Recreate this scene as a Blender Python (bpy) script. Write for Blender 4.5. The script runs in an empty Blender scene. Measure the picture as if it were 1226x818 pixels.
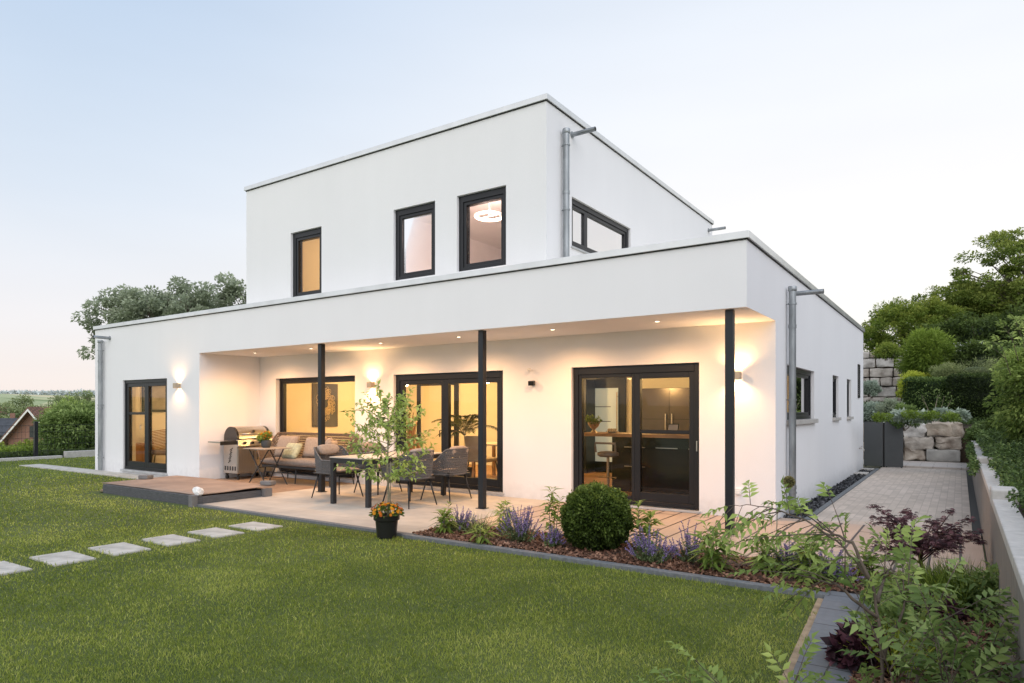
import bpy, bmesh, math, random
import numpy as np
from mathutils import Vector, Matrix, Euler, noise
R = math.radians
PI = math.pi
scene = bpy.context.scene
C = scene.collection
rng = np.random.default_rng(7)
random.seed(7)

# ------------------------------------------------------------------ camera geometry (metres; z = 0 is the terrace)
CX, CY, CH, YAW, FPX, HOR = 2.075, -8.005, 1.5, 0.593, 796.0, 491.0
FW = (-math.sin(YAW), math.cos(YAW)); RT = (math.cos(YAW), math.sin(YAW))
def ray(u, v):
    a = (u - 613) / FPX
    return (FW[0] + a*RT[0], FW[1] + a*RT[1], (HOR - v) / FPX)
def at(u, v, d):
    r = ray(u, v); return Vector((CX + d*r[0], CY + d*r[1], CH + d*r[2]))
def on_z(u, v, z=0.0):
    r = ray(u, v); t = (z - CH)/r[2]; return Vector((CX + t*r[0], CY + t*r[1], z))
def on_y(u, v, y):
    r = ray(u, v); t = (y - CY)/r[1]; return Vector((CX + t*r[0], y, CH + t*r[2]))

# ------------------------------------------------------------------ materials
def nt(name):
    m = bpy.data.materials.new(name); m.use_nodes = True
    n = m.node_tree.nodes; l = m.node_tree.links
    return m, n, l, n['Principled BSDF']
def rgb(c): return (c[0], c[1], c[2], 1)
def mat(name, c, rough=.6, metal=0, var=.12, scale=6, bump=0, bscale=40, spec=.5, emit=None, estr=0, stretch=None, coat=0, detail=6):
    m, n, l, b = nt(name)
    tc = n.new('ShaderNodeTexCoord'); mp = n.new('ShaderNodeMapping')
    l.new(tc.outputs['Object'], mp.inputs[0])
    if stretch: mp.inputs['Scale'].default_value = stretch
    t = n.new('ShaderNodeTexNoise'); t.inputs['Scale'].default_value = scale; t.inputs['Detail'].default_value = detail
    l.new(mp.outputs[0], t.inputs['Vector'])
    r = n.new('ShaderNodeValToRGB')
    r.color_ramp.elements[0].position = .3; r.color_ramp.elements[1].position = .7
    r.color_ramp.elements[0].color = rgb([x*(1-var) for x in c]); r.color_ramp.elements[1].color = rgb([min(1, x*(1+var)) for x in c])
    l.new(t.outputs['Fac'], r.inputs[0]); l.new(r.outputs[0], b.inputs['Base Color'])
    b.inputs['Roughness'].default_value = rough; b.inputs['Metallic'].default_value = metal
    b.inputs['Specular IOR Level'].default_value = spec
    b.inputs['Coat Weight'].default_value = coat
    if bump:
        t2 = n.new('ShaderNodeTexNoise'); t2.inputs['Scale'].default_value = bscale; t2.inputs['Detail'].default_value = 4
        l.new(mp.outputs[0], t2.inputs['Vector'])
        bp = n.new('ShaderNodeBump'); bp.inputs['Strength'].default_value = bump; bp.inputs['Distance'].default_value = .01
        l.new(t2.outputs['Fac'], bp.inputs['Height']); l.new(bp.outputs[0], b.inputs['Normal'])
    if emit:
        b.inputs['Emission Color'].default_value = rgb(emit); b.inputs['Emission Strength'].default_value = estr
    return m
FOLK = 1.75
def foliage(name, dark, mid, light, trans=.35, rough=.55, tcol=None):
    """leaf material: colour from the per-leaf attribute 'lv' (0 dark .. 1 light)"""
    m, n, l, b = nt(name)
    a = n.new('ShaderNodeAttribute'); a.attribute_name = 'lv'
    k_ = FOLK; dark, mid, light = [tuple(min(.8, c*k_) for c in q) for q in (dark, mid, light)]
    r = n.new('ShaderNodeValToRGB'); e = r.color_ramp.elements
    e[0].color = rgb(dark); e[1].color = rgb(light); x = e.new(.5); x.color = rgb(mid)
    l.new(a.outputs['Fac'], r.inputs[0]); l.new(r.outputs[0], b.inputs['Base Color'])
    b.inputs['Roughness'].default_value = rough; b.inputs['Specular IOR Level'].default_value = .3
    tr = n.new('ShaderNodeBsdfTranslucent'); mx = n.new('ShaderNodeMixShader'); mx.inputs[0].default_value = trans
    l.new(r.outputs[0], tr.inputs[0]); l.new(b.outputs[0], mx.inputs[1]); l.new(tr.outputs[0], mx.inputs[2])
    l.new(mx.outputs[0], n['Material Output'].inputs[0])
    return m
def glass_mat(name, ior=1.6, tint=(.93, .95, .94)):
    m, n, l, b = nt(name); n.remove(b)
    fr = n.new('ShaderNodeFresnel'); fr.inputs[0].default_value = ior
    tr = n.new('ShaderNodeBsdfTransparent'); tr.inputs[0].default_value = rgb(tint)
    gl = n.new('ShaderNodeBsdfGlossy'); gl.inputs['Roughness'].default_value = .01
    # slight waviness of real panes
    tc = n.new('ShaderNodeTexCoord'); t = n.new('ShaderNodeTexNoise'); t.inputs['Scale'].default_value = 1.3
    l.new(tc.outputs['Object'], t.inputs['Vector'])
    bp = n.new('ShaderNodeBump'); bp.inputs['Strength'].default_value = .06; bp.inputs['Distance'].default_value = .02
    l.new(t.outputs['Fac'], bp.inputs['Height']); l.new(bp.outputs[0], gl.inputs['Normal'])
    mx = n.new('ShaderNodeMixShader')
    l.new(fr.outputs[0], mx.inputs[0]); l.new(tr.outputs[0], mx.inputs[1]); l.new(gl.outputs[0], mx.inputs[2])
    l.new(mx.outputs[0], n['Material Output'].inputs[0])
    return m
def tile_mat(name, c1, c2, mortar, bw, bh, ms=.02, offset=.5, rot=0, rough=.7, bump=.3, var=.15, nscale=9, loc=(0, 0, 0)):
    m, n, l, b = nt(name)
    tc = n.new('ShaderNodeTexCoord'); mp = n.new('ShaderNodeMapping')
    mp.inputs['Rotation'].default_value = rot if isinstance(rot, tuple) else (0, 0, rot)
    mp.inputs['Location'].default_value = loc
    l.new(tc.outputs['Object'], mp.inputs[0])
    br = n.new('ShaderNodeTexBrick'); br.inputs['Color1'].default_value = rgb(c1); br.inputs['Color2'].default_value = rgb(c2)
    br.inputs['Mortar'].default_value = rgb(mortar); br.inputs['Scale'].default_value = 1
    br.inputs['Brick Width'].default_value = bw; br.inputs['Row Height'].default_value = bh
    br.inputs['Mortar Size'].default_value = ms*bh; br.inputs['Mortar Smooth'].default_value = .2; br.offset = offset
    l.new(mp.outputs[0], br.inputs['Vector'])
    t = n.new('ShaderNodeTexNoise'); t.inputs['Scale'].default_value = nscale; t.inputs['Detail'].default_value = 8
    l.new(tc.outputs['Object'], t.inputs['Vector'])
    t3 = n.new('ShaderNodeTexNoise'); t3.inputs['Scale'].default_value = .9; t3.inputs['Detail'].default_value = 3
    l.new(tc.outputs['Object'], t3.inputs['Vector'])
    ad = n.new('ShaderNodeMath'); ad.operation = 'ADD'; l.new(t.outputs['Fac'], ad.inputs[0]); l.new(t3.outputs['Fac'], ad.inputs[1])
    mr = n.new('ShaderNodeMapRange'); mr.inputs[1].default_value = .6; mr.inputs[2].default_value = 1.4
    mr.inputs[3].default_value = 1-var; mr.inputs[4].default_value = 1+var
    l.new(ad.outputs[0], mr.inputs[0])
    mu = n.new('ShaderNodeMix'); mu.data_type = 'RGBA'; mu.blend_type = 'MULTIPLY'; mu.inputs[0].default_value = 1
    l.new(br.outputs['Color'], mu.inputs[6]); l.new(mr.outputs[0], mu.inputs[7])
    l.new(mu.outputs[2], b.inputs['Base Color']); b.inputs['Roughness'].default_value = rough
    bp = n.new('ShaderNodeBump'); bp.inputs['Strength'].default_value = bump; bp.inputs['Distance'].default_value = .006
    inv = n.new('ShaderNodeMath'); inv.operation = 'SUBTRACT'; inv.inputs[0].default_value = 1
    l.new(br.outputs['Fac'], inv.inputs[1])
    l.new(inv.outputs[0], bp.inputs['Height']); l.new(bp.outputs[0], b.inputs['Normal'])
    return m
def plank_mat(name, c1, c2, width, gap=.03, var=.12):
    """boards running along y, 'width' apart in x, with grain"""
    m = tile_mat(name, c1, c2, (.05, .035, .03), 3.2, width, gap, .37, R(90), .55, .5, var)
    n = m.node_tree.nodes; l = m.node_tree.links
    t = [x for x in n if x.type == 'TEX_NOISE'][0]
    mp = n.new('ShaderNodeMapping'); mp.inputs['Scale'].default_value = (14, .9, 1)
    tc = [x for x in n if x.type == 'TEX_COORD'][0]
    l.new(tc.outputs['Object'], mp.inputs[0]); l.new(mp.outputs[0], t.inputs['Vector']); t.inputs['Scale'].default_value = 4
    return m

M = {}
def plaster_mat():
    m, n, l, b = nt('plaster'); tc = n.new('ShaderNodeTexCoord')
    def noi(scale, det, st=None):
        t = n.new('ShaderNodeTexNoise'); t.inputs['Scale'].default_value = scale; t.inputs['Detail'].default_value = det
        if st:
            mp = n.new('ShaderNodeMapping'); mp.inputs['Scale'].default_value = st; l.new(tc.outputs['Object'], mp.inputs[0]); l.new(mp.outputs[0], t.inputs['Vector'])
        else: l.new(tc.outputs['Object'], t.inputs['Vector'])
        return t.outputs['Fac']
    def mr(src, a, b_, c, d):
        x = n.new('ShaderNodeMapRange'); x.inputs[1].default_value = a; x.inputs[2].default_value = b_; x.inputs[3].default_value = c; x.inputs[4].default_value = d
        l.new(src, x.inputs[0]); return x.outputs[0]
    def mul(a, b_):
        x = n.new('ShaderNodeMath'); x.operation = 'MULTIPLY'; l.new(a, x.inputs[0]); l.new(b_, x.inputs[1]); return x.outputs[0]
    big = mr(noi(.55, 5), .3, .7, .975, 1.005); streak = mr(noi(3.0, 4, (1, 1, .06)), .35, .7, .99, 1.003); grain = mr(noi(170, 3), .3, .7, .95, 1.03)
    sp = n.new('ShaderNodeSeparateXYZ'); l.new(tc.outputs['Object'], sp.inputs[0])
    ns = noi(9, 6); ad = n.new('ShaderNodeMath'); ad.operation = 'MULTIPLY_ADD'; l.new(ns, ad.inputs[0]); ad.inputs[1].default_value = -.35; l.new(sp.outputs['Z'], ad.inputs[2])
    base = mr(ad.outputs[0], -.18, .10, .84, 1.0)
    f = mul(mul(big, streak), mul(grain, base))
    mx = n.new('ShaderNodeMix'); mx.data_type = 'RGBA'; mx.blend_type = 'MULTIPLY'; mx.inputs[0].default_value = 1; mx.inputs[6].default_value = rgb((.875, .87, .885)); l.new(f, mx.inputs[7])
    l.new(mx.outputs[2], b.inputs['Base Color']); b.inputs['Roughness'].default_value = .92; b.inputs['Specular IOR Level'].default_value = .2
    t2 = n.new('ShaderNodeTexNoise'); t2.inputs['Scale'].default_value = 190; t2.inputs['Detail'].default_value = 3; l.new(tc.outputs['Object'], t2.inputs['Vector'])
    bp = n.new('ShaderNodeBump'); bp.inputs['Strength'].default_value = .45; bp.inputs['Distance'].default_value = .006; l.new(t2.outputs['Fac'], bp.inputs['Height']); l.new(bp.outputs[0], b.inputs['Normal']); return m
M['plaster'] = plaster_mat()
M['upper_paint'] = mat('upstairs_paint', (.84, .79, .78), .9, var=.03, scale=2)
M['plaster_in'] = mat('interior_paint', (.82, .77, .64), .9, var=.03, scale=2)
M['cap'] = mat('coated_metal_cap', (.66, .67, .67), .33, .7, .08, 3)
M['frame'] = mat('anthracite_aluminium', (.014, .015, .018), .35, .0, .08, 5, spec=.35)
M['zinc'] = mat('weathered_zinc', (.30, .32, .335), .42, .7, .28, 7, stretch=(1, 1, .35))
M['sill'] = mat('grey_sill', (.45, .46, .47), .5, .2)
M['column'] = mat('dark_painted_steel', (.012, .015, .020), .4, .1, .1)
M['glass'] = glass_mat('window_glass', 1.42)
M['glass_sky'] = glass_mat('sky_mirror_glass', 60)  # reflectance pushed far past real glass so the panes return white sky
M['glass_side'] = glass_mat('coated_window_glass', 2.1)
M['concrete'] = tile_mat('terrace_concrete', (.50, .455, .395), (.46, .42, .37), (.36, .33, .29), 1.2, .8, .006, .0, 0, .75, .12, .2, 3.5)
M['deck'] = plank_mat('terrace_boards', (.46, .35, .275), (.40, .305, .24), .26, .055)
M['deck_dark'] = plank_mat('brown_terrace_boards', (.36, .245, .17), (.32, .215, .15), .145, .04)
M['kerb'] = mat('dark_grey_kerb_stone', (.15, .16, .17), .8, var=.2, scale=30, bump=.3)
M['edge_black'] = mat('black_edging', (.012, .012, .013), .6)
M['strip'] = tile_mat('slate_grey_pavers', (.15, .16, .17), (.17, .175, .19), (.05, .05, .05), .36, .42, .015, 0, 0, .8, .4, .18, 22)
M['step'] = mat('pale_concrete_slab', (.47, .45, .41), .85, var=.24, scale=7, bump=.35, bscale=90)
M['path'] = tile_mat('small_path_pavers', (.60, .51, .44), (.47, .40, .34), (.42, .355, .30), .21, .105, .045, .5, R(90), .85, .35, .14, 14)
M['path2'] = tile_mat('step_paving', (.48, .43, .39), (.50, .44, .40), (.22, .19, .17), .6, .4, .015, .5, 0, .85, .3)
M['palisade'] = tile_mat('concrete_wall_face', (.47, .43, .40), (.43, .395, .37), (.20, .18, .16), 3, .16, .03, .5, (R(90), 0, R(90)), .85, .4, .14, 7)
M['conc_light'] = mat('pale_concrete', (.47, .45, .425), .85, var=.12, scale=14, bump=.3)
M['stone'] = mat('sandstone', (.40, .33, .26), .9, var=.38, scale=3.2, bump=.9, bscale=14, detail=9)
M['stone_grey'] = mat('grey_sandstone', (.36, .35, .33), .9, var=.25, scale=4, bump=.6, bscale=18)
M['panel'] = mat('anthracite_panel', (.075, .08, .085), .5, .1, .08, 3)
M['soil'] = mat('dark_soil', (.05, .032, .022), .95, var=.4, scale=20, bump=.8)
M['gravel_base'] = mat('dark_gravel_bed', (.02, .021, .023), .8, var=.4, scale=60, bump=1)
M['black_plastic'] = mat('black_plastic', (.012, .012, .013), .35, 0, .1)
M['steel'] = mat('brushed_steel', (.55, .52, .48), .28, .9, .08, 3, stretch=(1, 30, 1))
M['steel_dark'] = mat('dark_enamel', (.02, .02, .022), .25, .3, .1, coat=.4)
M['brass_lamp'] = mat('brushed_lamp_body', (.50, .40, .30), .35, .8, .05)
M['rope'] = mat('dark_grey_rope', (.13, .125, .125), .85, var=.3, scale=60)
M['rope_brown'] = mat('brown_rope', (.19, .14, .105), .85, var=.3, scale=60)
M['powder'] = mat('black_powder_coat', (.018, .019, .022), .45)
M['taupe'] = mat('taupe_fabric', (.36, .295, .25), .95, var=.14, scale=25, bump=.5, bscale=220)
M['grey_fab'] = mat('warm_grey_fabric', (.25, .21, .185), .95, var=.14, scale=25, bump=.5, bscale=220)
M['palegreen'] = mat('pale_green_patterned_fabric', (.44, .47, .34), .95, var=.28, scale=16, bump=.3)
M['tabletop'] = mat('pale_stone_tabletop', (.55, .50, .44), .35, 0, .1, 10)
M['bistro'] = mat('bistro_top_paint', (.33, .29, .25), .5, var=.08)
M['rust'] = mat('weathered_brown_cover', (.30, .215, .165), .8, var=.22, scale=2.2, bump=.3, bscale=20)
M['sand_frame'] = mat('dark_grey_plank_stone', (.085, .088, .095), .8, var=.3, scale=5, bump=.5, stretch=(2, 2, 14))
M['white_stone'] = mat('white_quartz', (.8, .79, .77), .6, var=.06, bump=.6, bscale=12)
M['grey_stone'] = mat('grey_block', (.17, .165, .165), .8, var=.2, bump=.4)
M['parquet'] = plank_mat('oak_parquet', (.42, .24, .12), (.36, .20, .10), .16, .02)
M['oak'] = mat('oak_worktop', (.36, .20, .10), .45, var=.25, scale=3, stretch=(1, 12, 1))
M['wood_light'] = mat('light_wood', (.45, .30, .18), .5, var=.2, scale=4)
M['dark_front'] = mat('dark_cabinet', (.02, .018, .018), .22, 0, .1)
M['fridge'] = mat('brown_steel_front', (.13, .11, .095), .3, .5, .05)
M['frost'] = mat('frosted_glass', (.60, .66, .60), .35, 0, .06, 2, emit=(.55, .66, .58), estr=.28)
M['seat_in'] = mat('grey_dining_fabric', (.40, .32, .24), .9)
M['art_bg'] = mat('grey_brown_canvas', (.105, .105, .115), .9, var=.2, scale=1.5)
M['gold'] = mat('gold_paint', (.62, .50, .33), .5, .1, .2, 20)
M['trunk'] = mat('bark', (.11, .085, .065), .95, var=.35, scale=14, bump=.8, stretch=(1, 1, .2))
M['trunk_light'] = mat('pale_bark', (.26, .23, .16), .9, var=.25, scale=20)
M['trunk_red'] = mat('dark_red_bark', (.07, .035, .03), .9, var=.25, scale=20)
M['orange_pot'] = mat('terracotta', (.35, .13, .06), .8)
M['grey_pot'] = mat('dark_grey_pot', (.05, .055, .06), .7)
M['white_paint'] = mat('white_paint', (.75, .75, .74), .6)
M['brick'] = tile_mat('red_brick', (.22, .085, .055), (.27, .11, .075), (.28, .24, .2), .24, .08, .12, .5, (R(90), 0, 0), .9, .3)
M['rooftile'] = tile_mat('brown_roof_tile', (.20, .10, .07), (.17, .085, .06), (.07, .04, .03), .3, .33, .1, .5, 0, .85, .6)
M['slate_roof'] = mat('slate_roof', (.055, .06, .07), .7, var=.3, scale=2)
M['house_white'] = mat('white_render', (.72, .70, .68), .9)
M['house_cream'] = mat('cream_render', (.66, .60, .50), .9)
M['window_dark'] = mat('dark_window', (.03, .035, .04), .15)
def emis(name, c, s): return mat(name, c, .5, emit=c, estr=s)
M['lamp_glow'] = emis('warm_lamp_glow', (1, .72, .42), 18)
M['ring_glow'] = emis('ring_lamp_glow', (1, .84, .70), 1.7)
M['led'] = emis('downlight_glow', (1, .8, .55), 9)

M['fol_tree'] = foliage('tree_leaves', (.018, .028, .006), (.10, .145, .022), (.24, .26, .05), .4)
M['fol_tree2'] = foliage('tall_tree_leaves', (.020, .034, .008), (.10, .14, .025), (.23, .25, .06))
M['fol_grey'] = foliage('grey_green_leaves', (.06, .075, .048), (.16, .185, .12), (.30, .33, .24))
M['fol_thuja'] = foliage('fresh_green_sprays', (.02, .04, .006), (.085, .13, .018), (.19, .25, .04))
M['fol_hedge'] = foliage('hedge_leaves', (.010, .018, .005), (.035, .055, .013), (.09, .125, .03))
M['fol_box'] = foliage('box_leaves', (.012, .022, .004), (.055, .085, .014), (.17, .21, .045))
M['fol_yellow'] = foliage('yellow_green_leaves', (.12, .16, .015), (.28, .32, .04), (.42, .44, .08))
M['fol_mound'] = foliage('soft_grass_mound', (.06, .075, .03), (.15, .18, .07), (.28, .30, .14))
M['fol_shrub'] = foliage('shrub_leaves', (.025, .05, .010), (.12, .17, .04), (.33, .40, .12), .4)  # light end brightened, painting highlights onto the upper leaves
M['fol_shrub_dark'] = foliage('darker_shrub_leaves', (.014, .030, .008), (.065, .105, .025), (.21, .27, .09), .35)
M['fol_ivy'] = foliage('ground_cover_leaves', (.016, .03, .008), (.06, .095, .025), (.15, .20, .07))
M['fol_peren'] = foliage('perennial_leaves', (.03, .05, .010), (.10, .15, .03), (.22, .28, .06), .4)
M['fol_potted'] = foliage('young_tree_leaves', (.09, .12, .03), (.23, .31, .08), (.40, .46, .16), .45)
M['fol_purple'] = foliage('purple_leaves', (.018, .008, .010), (.06, .025, .03), (.13, .06, .065), .3)
M['fol_heuch'] = foliage('dark_purple_leaves', (.010, .004, .006), (.035, .012, .018), (.08, .03, .04), .2)
M['fol_lav'] = foliage('catmint_flowers', (.08, .06, .15), (.17, .125, .27), (.30, .23, .42), .3)
M['fol_lavleaf'] = foliage('catmint_leaves', (.05, .07, .03), (.12, .16, .07), (.20, .24, .12), .3)
M['fol_orange'] = foliage('orange_flowers', (.30, .055, .004), (.44, .13, .006), (.46, .27, .012), .3)
M['fol_silver'] = foliage('silver_leaves', (.07, .09, .07), (.18, .22, .17), (.32, .36, .30), .3)
M['fol_palm'] = foliage('palm_leaves', (.02, .03, .01), (.06, .07, .02), (.12, .12, .04), .3)
M['fol_dryleaf'] = foliage('white_blossom', (.5, .5, .42), (.6, .6, .5), (.7, .7, .6), .3)
M['fol_far'] = foliage('far_tree_leaves', (.05, .07, .03), (.11, .14, .06), (.19, .22, .10), .2)
M['chips'] = foliage('bark_chips', (.03, .014, .009), (.10, .048, .030), (.21, .12, .08), .0, .9)
M['chip_grey'] = foliage('dark_gravel', (.010, .010, .012), (.03, .031, .034), (.09, .092, .10), .0, .6)

# ------------------------------------------------------------------ mesh builder
class MB:
    def __init__(s): s.v = []; s.f = []
    def add(s, vs, fs, mtx=None):
        k = len(s.v)
        if mtx is not None: vs = [mtx @ Vector(p) for p in vs]
        s.v += [tuple(p) for p in vs]; s.f += [tuple(i+k for i in f) for f in fs]; return s
    def box(s, x0, x1, y0, y1, z0, z1, mtx=None):
        vs = [(x0,y0,z0),(x1,y0,z0),(x1,y1,z0),(x0,y1,z0),(x0,y0,z1),(x1,y0,z1),(x1,y1,z1),(x0,y1,z1)]
        return s.add(vs, [(0,3,2,1),(4,5,6,7),(0,1,5,4),(1,2,6,5),(2,3,7,6),(3,0,4,7)], mtx)
    def cbox(s, c, size, rot=(0,0,0)):
        m = Matrix.Translation(c) @ Euler(rot).to_matrix().to_4x4()
        a, b, d = size[0]/2, size[1]/2, size[2]/2
        return s.box(-a, a, -b, b, -d, d, m)
    def tube(s, pts, rad, n=8, cap=True):
        pts = [Vector(p) for p in pts]
        if not hasattr(rad, '__len__'): rad = [rad]*len(pts)
        up = Vector((0, 0, 1)); rings = []; prev = None
        for i, p in enumerate(pts):
            d = (pts[min(i+1, len(pts)-1)] - pts[max(i-1, 0)])
            if d.length < 1e-9: d = Vector((0, 0, 1))
            d.normalize()
            if prev is None:
                a = d.cross(up)
                if a.length < .05: a = d.cross(Vector((1, 0, 0)))
            else:
                a = prev - d*prev.dot(d)
                if a.length < 1e-6: a = d.cross(up)
            a.normalize(); b = d.cross(a); prev = a
            rings.append([p + (a*math.cos(2*PI*k/n) + b*math.sin(2*PI*k/n))*rad[i] for k in range(n)])
        vs = [q for r in rings for q in r]; fs = []
        for i in range(len(pts)-1):
            for k in range(n):
                k2 = (k+1) % n
                fs.append((i*n+k, i*n+k2, (i+1)*n+k2, (i+1)*n+k))
        if cap:
            fs.append(tuple(range(n))[::-1]); fs.append(tuple((len(pts)-1)*n+k for k in range(n)))
        return s.add(vs, fs)
    def lathe(s, prof, n=20, c=(0, 0, 0), mtx=None):
        vs = []; fs = []
        for r, z in prof:
            for k in range(n): vs.append((c[0]+r*math.cos(2*PI*k/n), c[1]+r*math.sin(2*PI*k/n), c[2]+z))
        for i in range(len(prof)-1):
            for k in range(n):
                k2 = (k+1) % n; fs.append((i*n+k, i*n+k2, (i+1)*n+k2, (i+1)*n+k))
        fs.append(tuple(range(n))[::-1]); fs.append(tuple((len(prof)-1)*n+k for k in range(n)))
        return s.add(vs, fs, mtx)
    def prism(s, poly, z0, z1, mtx=None):
        n = len(poly); vs = [(x, y, z0) for x, y in poly] + [(x, y, z1) for x, y in poly]
        fs = [tuple(range(n))[::-1], tuple(range(n, 2*n))] + [(i, (i+1) % n, n+(i+1) % n, n+i) for i in range(n)]
        return s.add(vs, fs, mtx)
    def quad(s, a, b, c, d): return s.add([a, b, c, d], [(0, 1, 2, 3)])
    def ball(s, c, r, n=10, sq=(1, 1, 1)):
        vs = []; fs = []
        m = max(4, n//2)
        for i in range(m+1):
            th = PI*i/m
            for k in range(n): vs.append((c[0]+sq[0]*r*math.sin(th)*math.cos(2*PI*k/n), c[1]+sq[1]*r*math.sin(th)*math.sin(2*PI*k/n), c[2]+sq[2]*r*math.cos(th)))
        for i in range(m):
            for k in range(n):
                k2 = (k+1) % n; fs.append((i*n+k, (i+1)*n+k, (i+1)*n+k2, i*n+k2))
        return s.add(vs, fs)

def link(name, me, m, parent):
    o = bpy.data.objects.new(name, me); C.objects.link(o)
    if m: me.materials.append(m)
    if parent: o.parent = parent
    return o
def obj(name, mb, m, parent=None, smooth=False, bevel=0, seg=2, weld=False):
    me = bpy.data.meshes.new(name); me.from_pydata(mb.v, [], mb.f)
    bm = bmesh.new(); bm.from_mesh(me)
    if weld: bmesh.ops.remove_doubles(bm, verts=bm.verts, dist=1e-5)
    bmesh.ops.recalc_face_normals(bm, faces=bm.faces); bm.to_mesh(me); bm.free()
    if smooth: me.shade_smooth()
    if smooth == 'auto':
        try: me.set_sharp_from_angle(angle=R(35))
        except Exception: pass
    o = link(name, me, m, parent)
    if bevel:
        b = o.modifiers.new('edge', 'BEVEL'); b.width = bevel; b.segments = seg; b.limit_method = 'ANGLE'; b.angle_limit = R(40)
    return o
def tag(o, label, cat, group=None, kind=None):
    o['label'] = label; o['category'] = cat
    if group: o['group'] = group
    if kind: o['kind'] = kind
    return o
def struct(o): o['kind'] = 'structure'; return o
def thing(name, label, cat, loc=(0, 0, 0), rz=0, group=None):
    o = bpy.data.objects.new(name, None); C.objects.link(o); o.empty_display_size = .1
    o.location = loc; o.rotation_euler = (0, 0, rz)
    return tag(o, label, cat, group)
def kids(o): return [x for x in bpy.data.objects if x.parent == o]
def copy_tree(o, parent=None):
    c = o.copy(); C.objects.link(c)
    if parent: c.parent = parent
    for k in kids(o): copy_tree(k, c)
    return c

# ------------------------------------------------------------------ leaves (numpy)
def leaf_mesh(P, D, N, L, W, lv, fold=.25, droop=.15):
    """pointed folded leaf at P along D with normal N; returns verts (n,6,3) and two quads per leaf"""
    D = D/np.linalg.norm(D, axis=1, keepdims=True)
    S = np.cross(D, N); S /= (np.linalg.norm(S, axis=1, keepdims=True)+1e-9)
    U = np.cross(S, D)
    L = L[:, None]; W = W[:, None]
    b = P; m = P + D*L*.5 - U*L*.03; t = P + D*L - U*L*droop
    l = P + D*L*.42 + S*W*.5 + U*W*fold; r = P + D*L*.42 - S*W*.5 + U*W*fold
    V = np.stack([b, l, m, r, t], 1)
    return V
def leaves_obj(name, P, D, N, L, W, lv, m, parent=None, fold=.25, droop=.15, core=None):
    n = len(P)
    V = leaf_mesh(P, D, N, L, W, lv, fold, droop).reshape(-1, 3)
    idx = np.arange(n)[:, None]*5
    F = np.concatenate([idx+np.array([[0, 1, 4, 2]]), idx+np.array([[0, 2, 4, 3]])], 1).reshape(-1, 4)
    A = np.repeat(lv, 5)
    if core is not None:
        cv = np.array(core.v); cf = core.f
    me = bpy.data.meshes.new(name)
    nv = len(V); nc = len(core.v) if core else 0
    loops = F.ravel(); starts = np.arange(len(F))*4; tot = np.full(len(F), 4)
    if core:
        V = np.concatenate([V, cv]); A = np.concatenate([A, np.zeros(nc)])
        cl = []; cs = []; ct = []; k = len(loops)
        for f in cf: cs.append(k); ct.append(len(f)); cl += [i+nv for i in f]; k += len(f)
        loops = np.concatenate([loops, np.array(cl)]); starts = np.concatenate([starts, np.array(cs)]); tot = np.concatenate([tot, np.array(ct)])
    me.vertices.add(len(V)); me.vertices.foreach_set('co', V.astype(np.float32).ravel())
    me.loops.add(len(loops)); me.loops.foreach_set('vertex_index', loops.astype(np.int32))
    me.polygons.add(len(starts)); me.polygons.foreach_set('loop_start', starts.astype(np.int32))
    try: me.polygons.foreach_set('loop_total', tot.astype(np.int32))
    except Exception: pass
    me.update(calc_edges=True)
    a = me.attributes.new('lv', 'FLOAT', 'POINT'); a.data.foreach_set('value', np.clip(A, 0, 1).astype(np.float32))
    return link(name, me, m, parent)
def unit(n, g=rng):
    d = g.normal(size=(n, 3)); return d/np.linalg.norm(d, axis=1, keepdims=True)
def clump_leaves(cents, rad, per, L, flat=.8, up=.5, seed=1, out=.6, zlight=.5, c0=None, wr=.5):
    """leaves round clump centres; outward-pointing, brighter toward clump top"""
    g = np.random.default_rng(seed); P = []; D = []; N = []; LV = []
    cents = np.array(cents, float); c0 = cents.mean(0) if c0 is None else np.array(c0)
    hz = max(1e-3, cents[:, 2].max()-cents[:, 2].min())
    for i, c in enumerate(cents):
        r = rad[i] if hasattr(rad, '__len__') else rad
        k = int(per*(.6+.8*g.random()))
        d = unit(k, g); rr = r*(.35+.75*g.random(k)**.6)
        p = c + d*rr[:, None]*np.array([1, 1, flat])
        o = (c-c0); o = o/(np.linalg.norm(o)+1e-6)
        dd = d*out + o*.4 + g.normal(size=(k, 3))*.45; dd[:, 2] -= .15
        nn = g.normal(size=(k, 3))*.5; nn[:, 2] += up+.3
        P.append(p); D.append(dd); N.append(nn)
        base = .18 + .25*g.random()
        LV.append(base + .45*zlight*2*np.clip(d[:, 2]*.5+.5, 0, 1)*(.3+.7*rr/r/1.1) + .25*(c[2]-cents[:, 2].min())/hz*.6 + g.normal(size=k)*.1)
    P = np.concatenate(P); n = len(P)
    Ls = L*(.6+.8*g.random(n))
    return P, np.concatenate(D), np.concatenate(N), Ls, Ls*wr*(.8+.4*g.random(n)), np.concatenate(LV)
def crown_centres(c, rad, n, seed, lump=.25, shell=.55, zmin=-1):
    g = np.random.default_rng(seed); out = []
    ph = g.random(6)*6.28
    while len(out) < n:
        d = unit(1, g)[0]
        if d[2] < zmin: continue
        a = math.atan2(d[1], d[0])
        k = 1 + lump*(math.sin(3*a+ph[0])*.5 + math.sin(5*a+4*d[2]+ph[1])*.5 + math.sin(7*d[2]+ph[2])*.4)
        r = (shell + (1-shell)*g.random()**.5) * k
        out.append((c[0]+d[0]*rad[0]*r, c[1]+d[1]*rad[1]*r, c[2]+d[2]*rad[2]*r))
    return out
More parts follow.
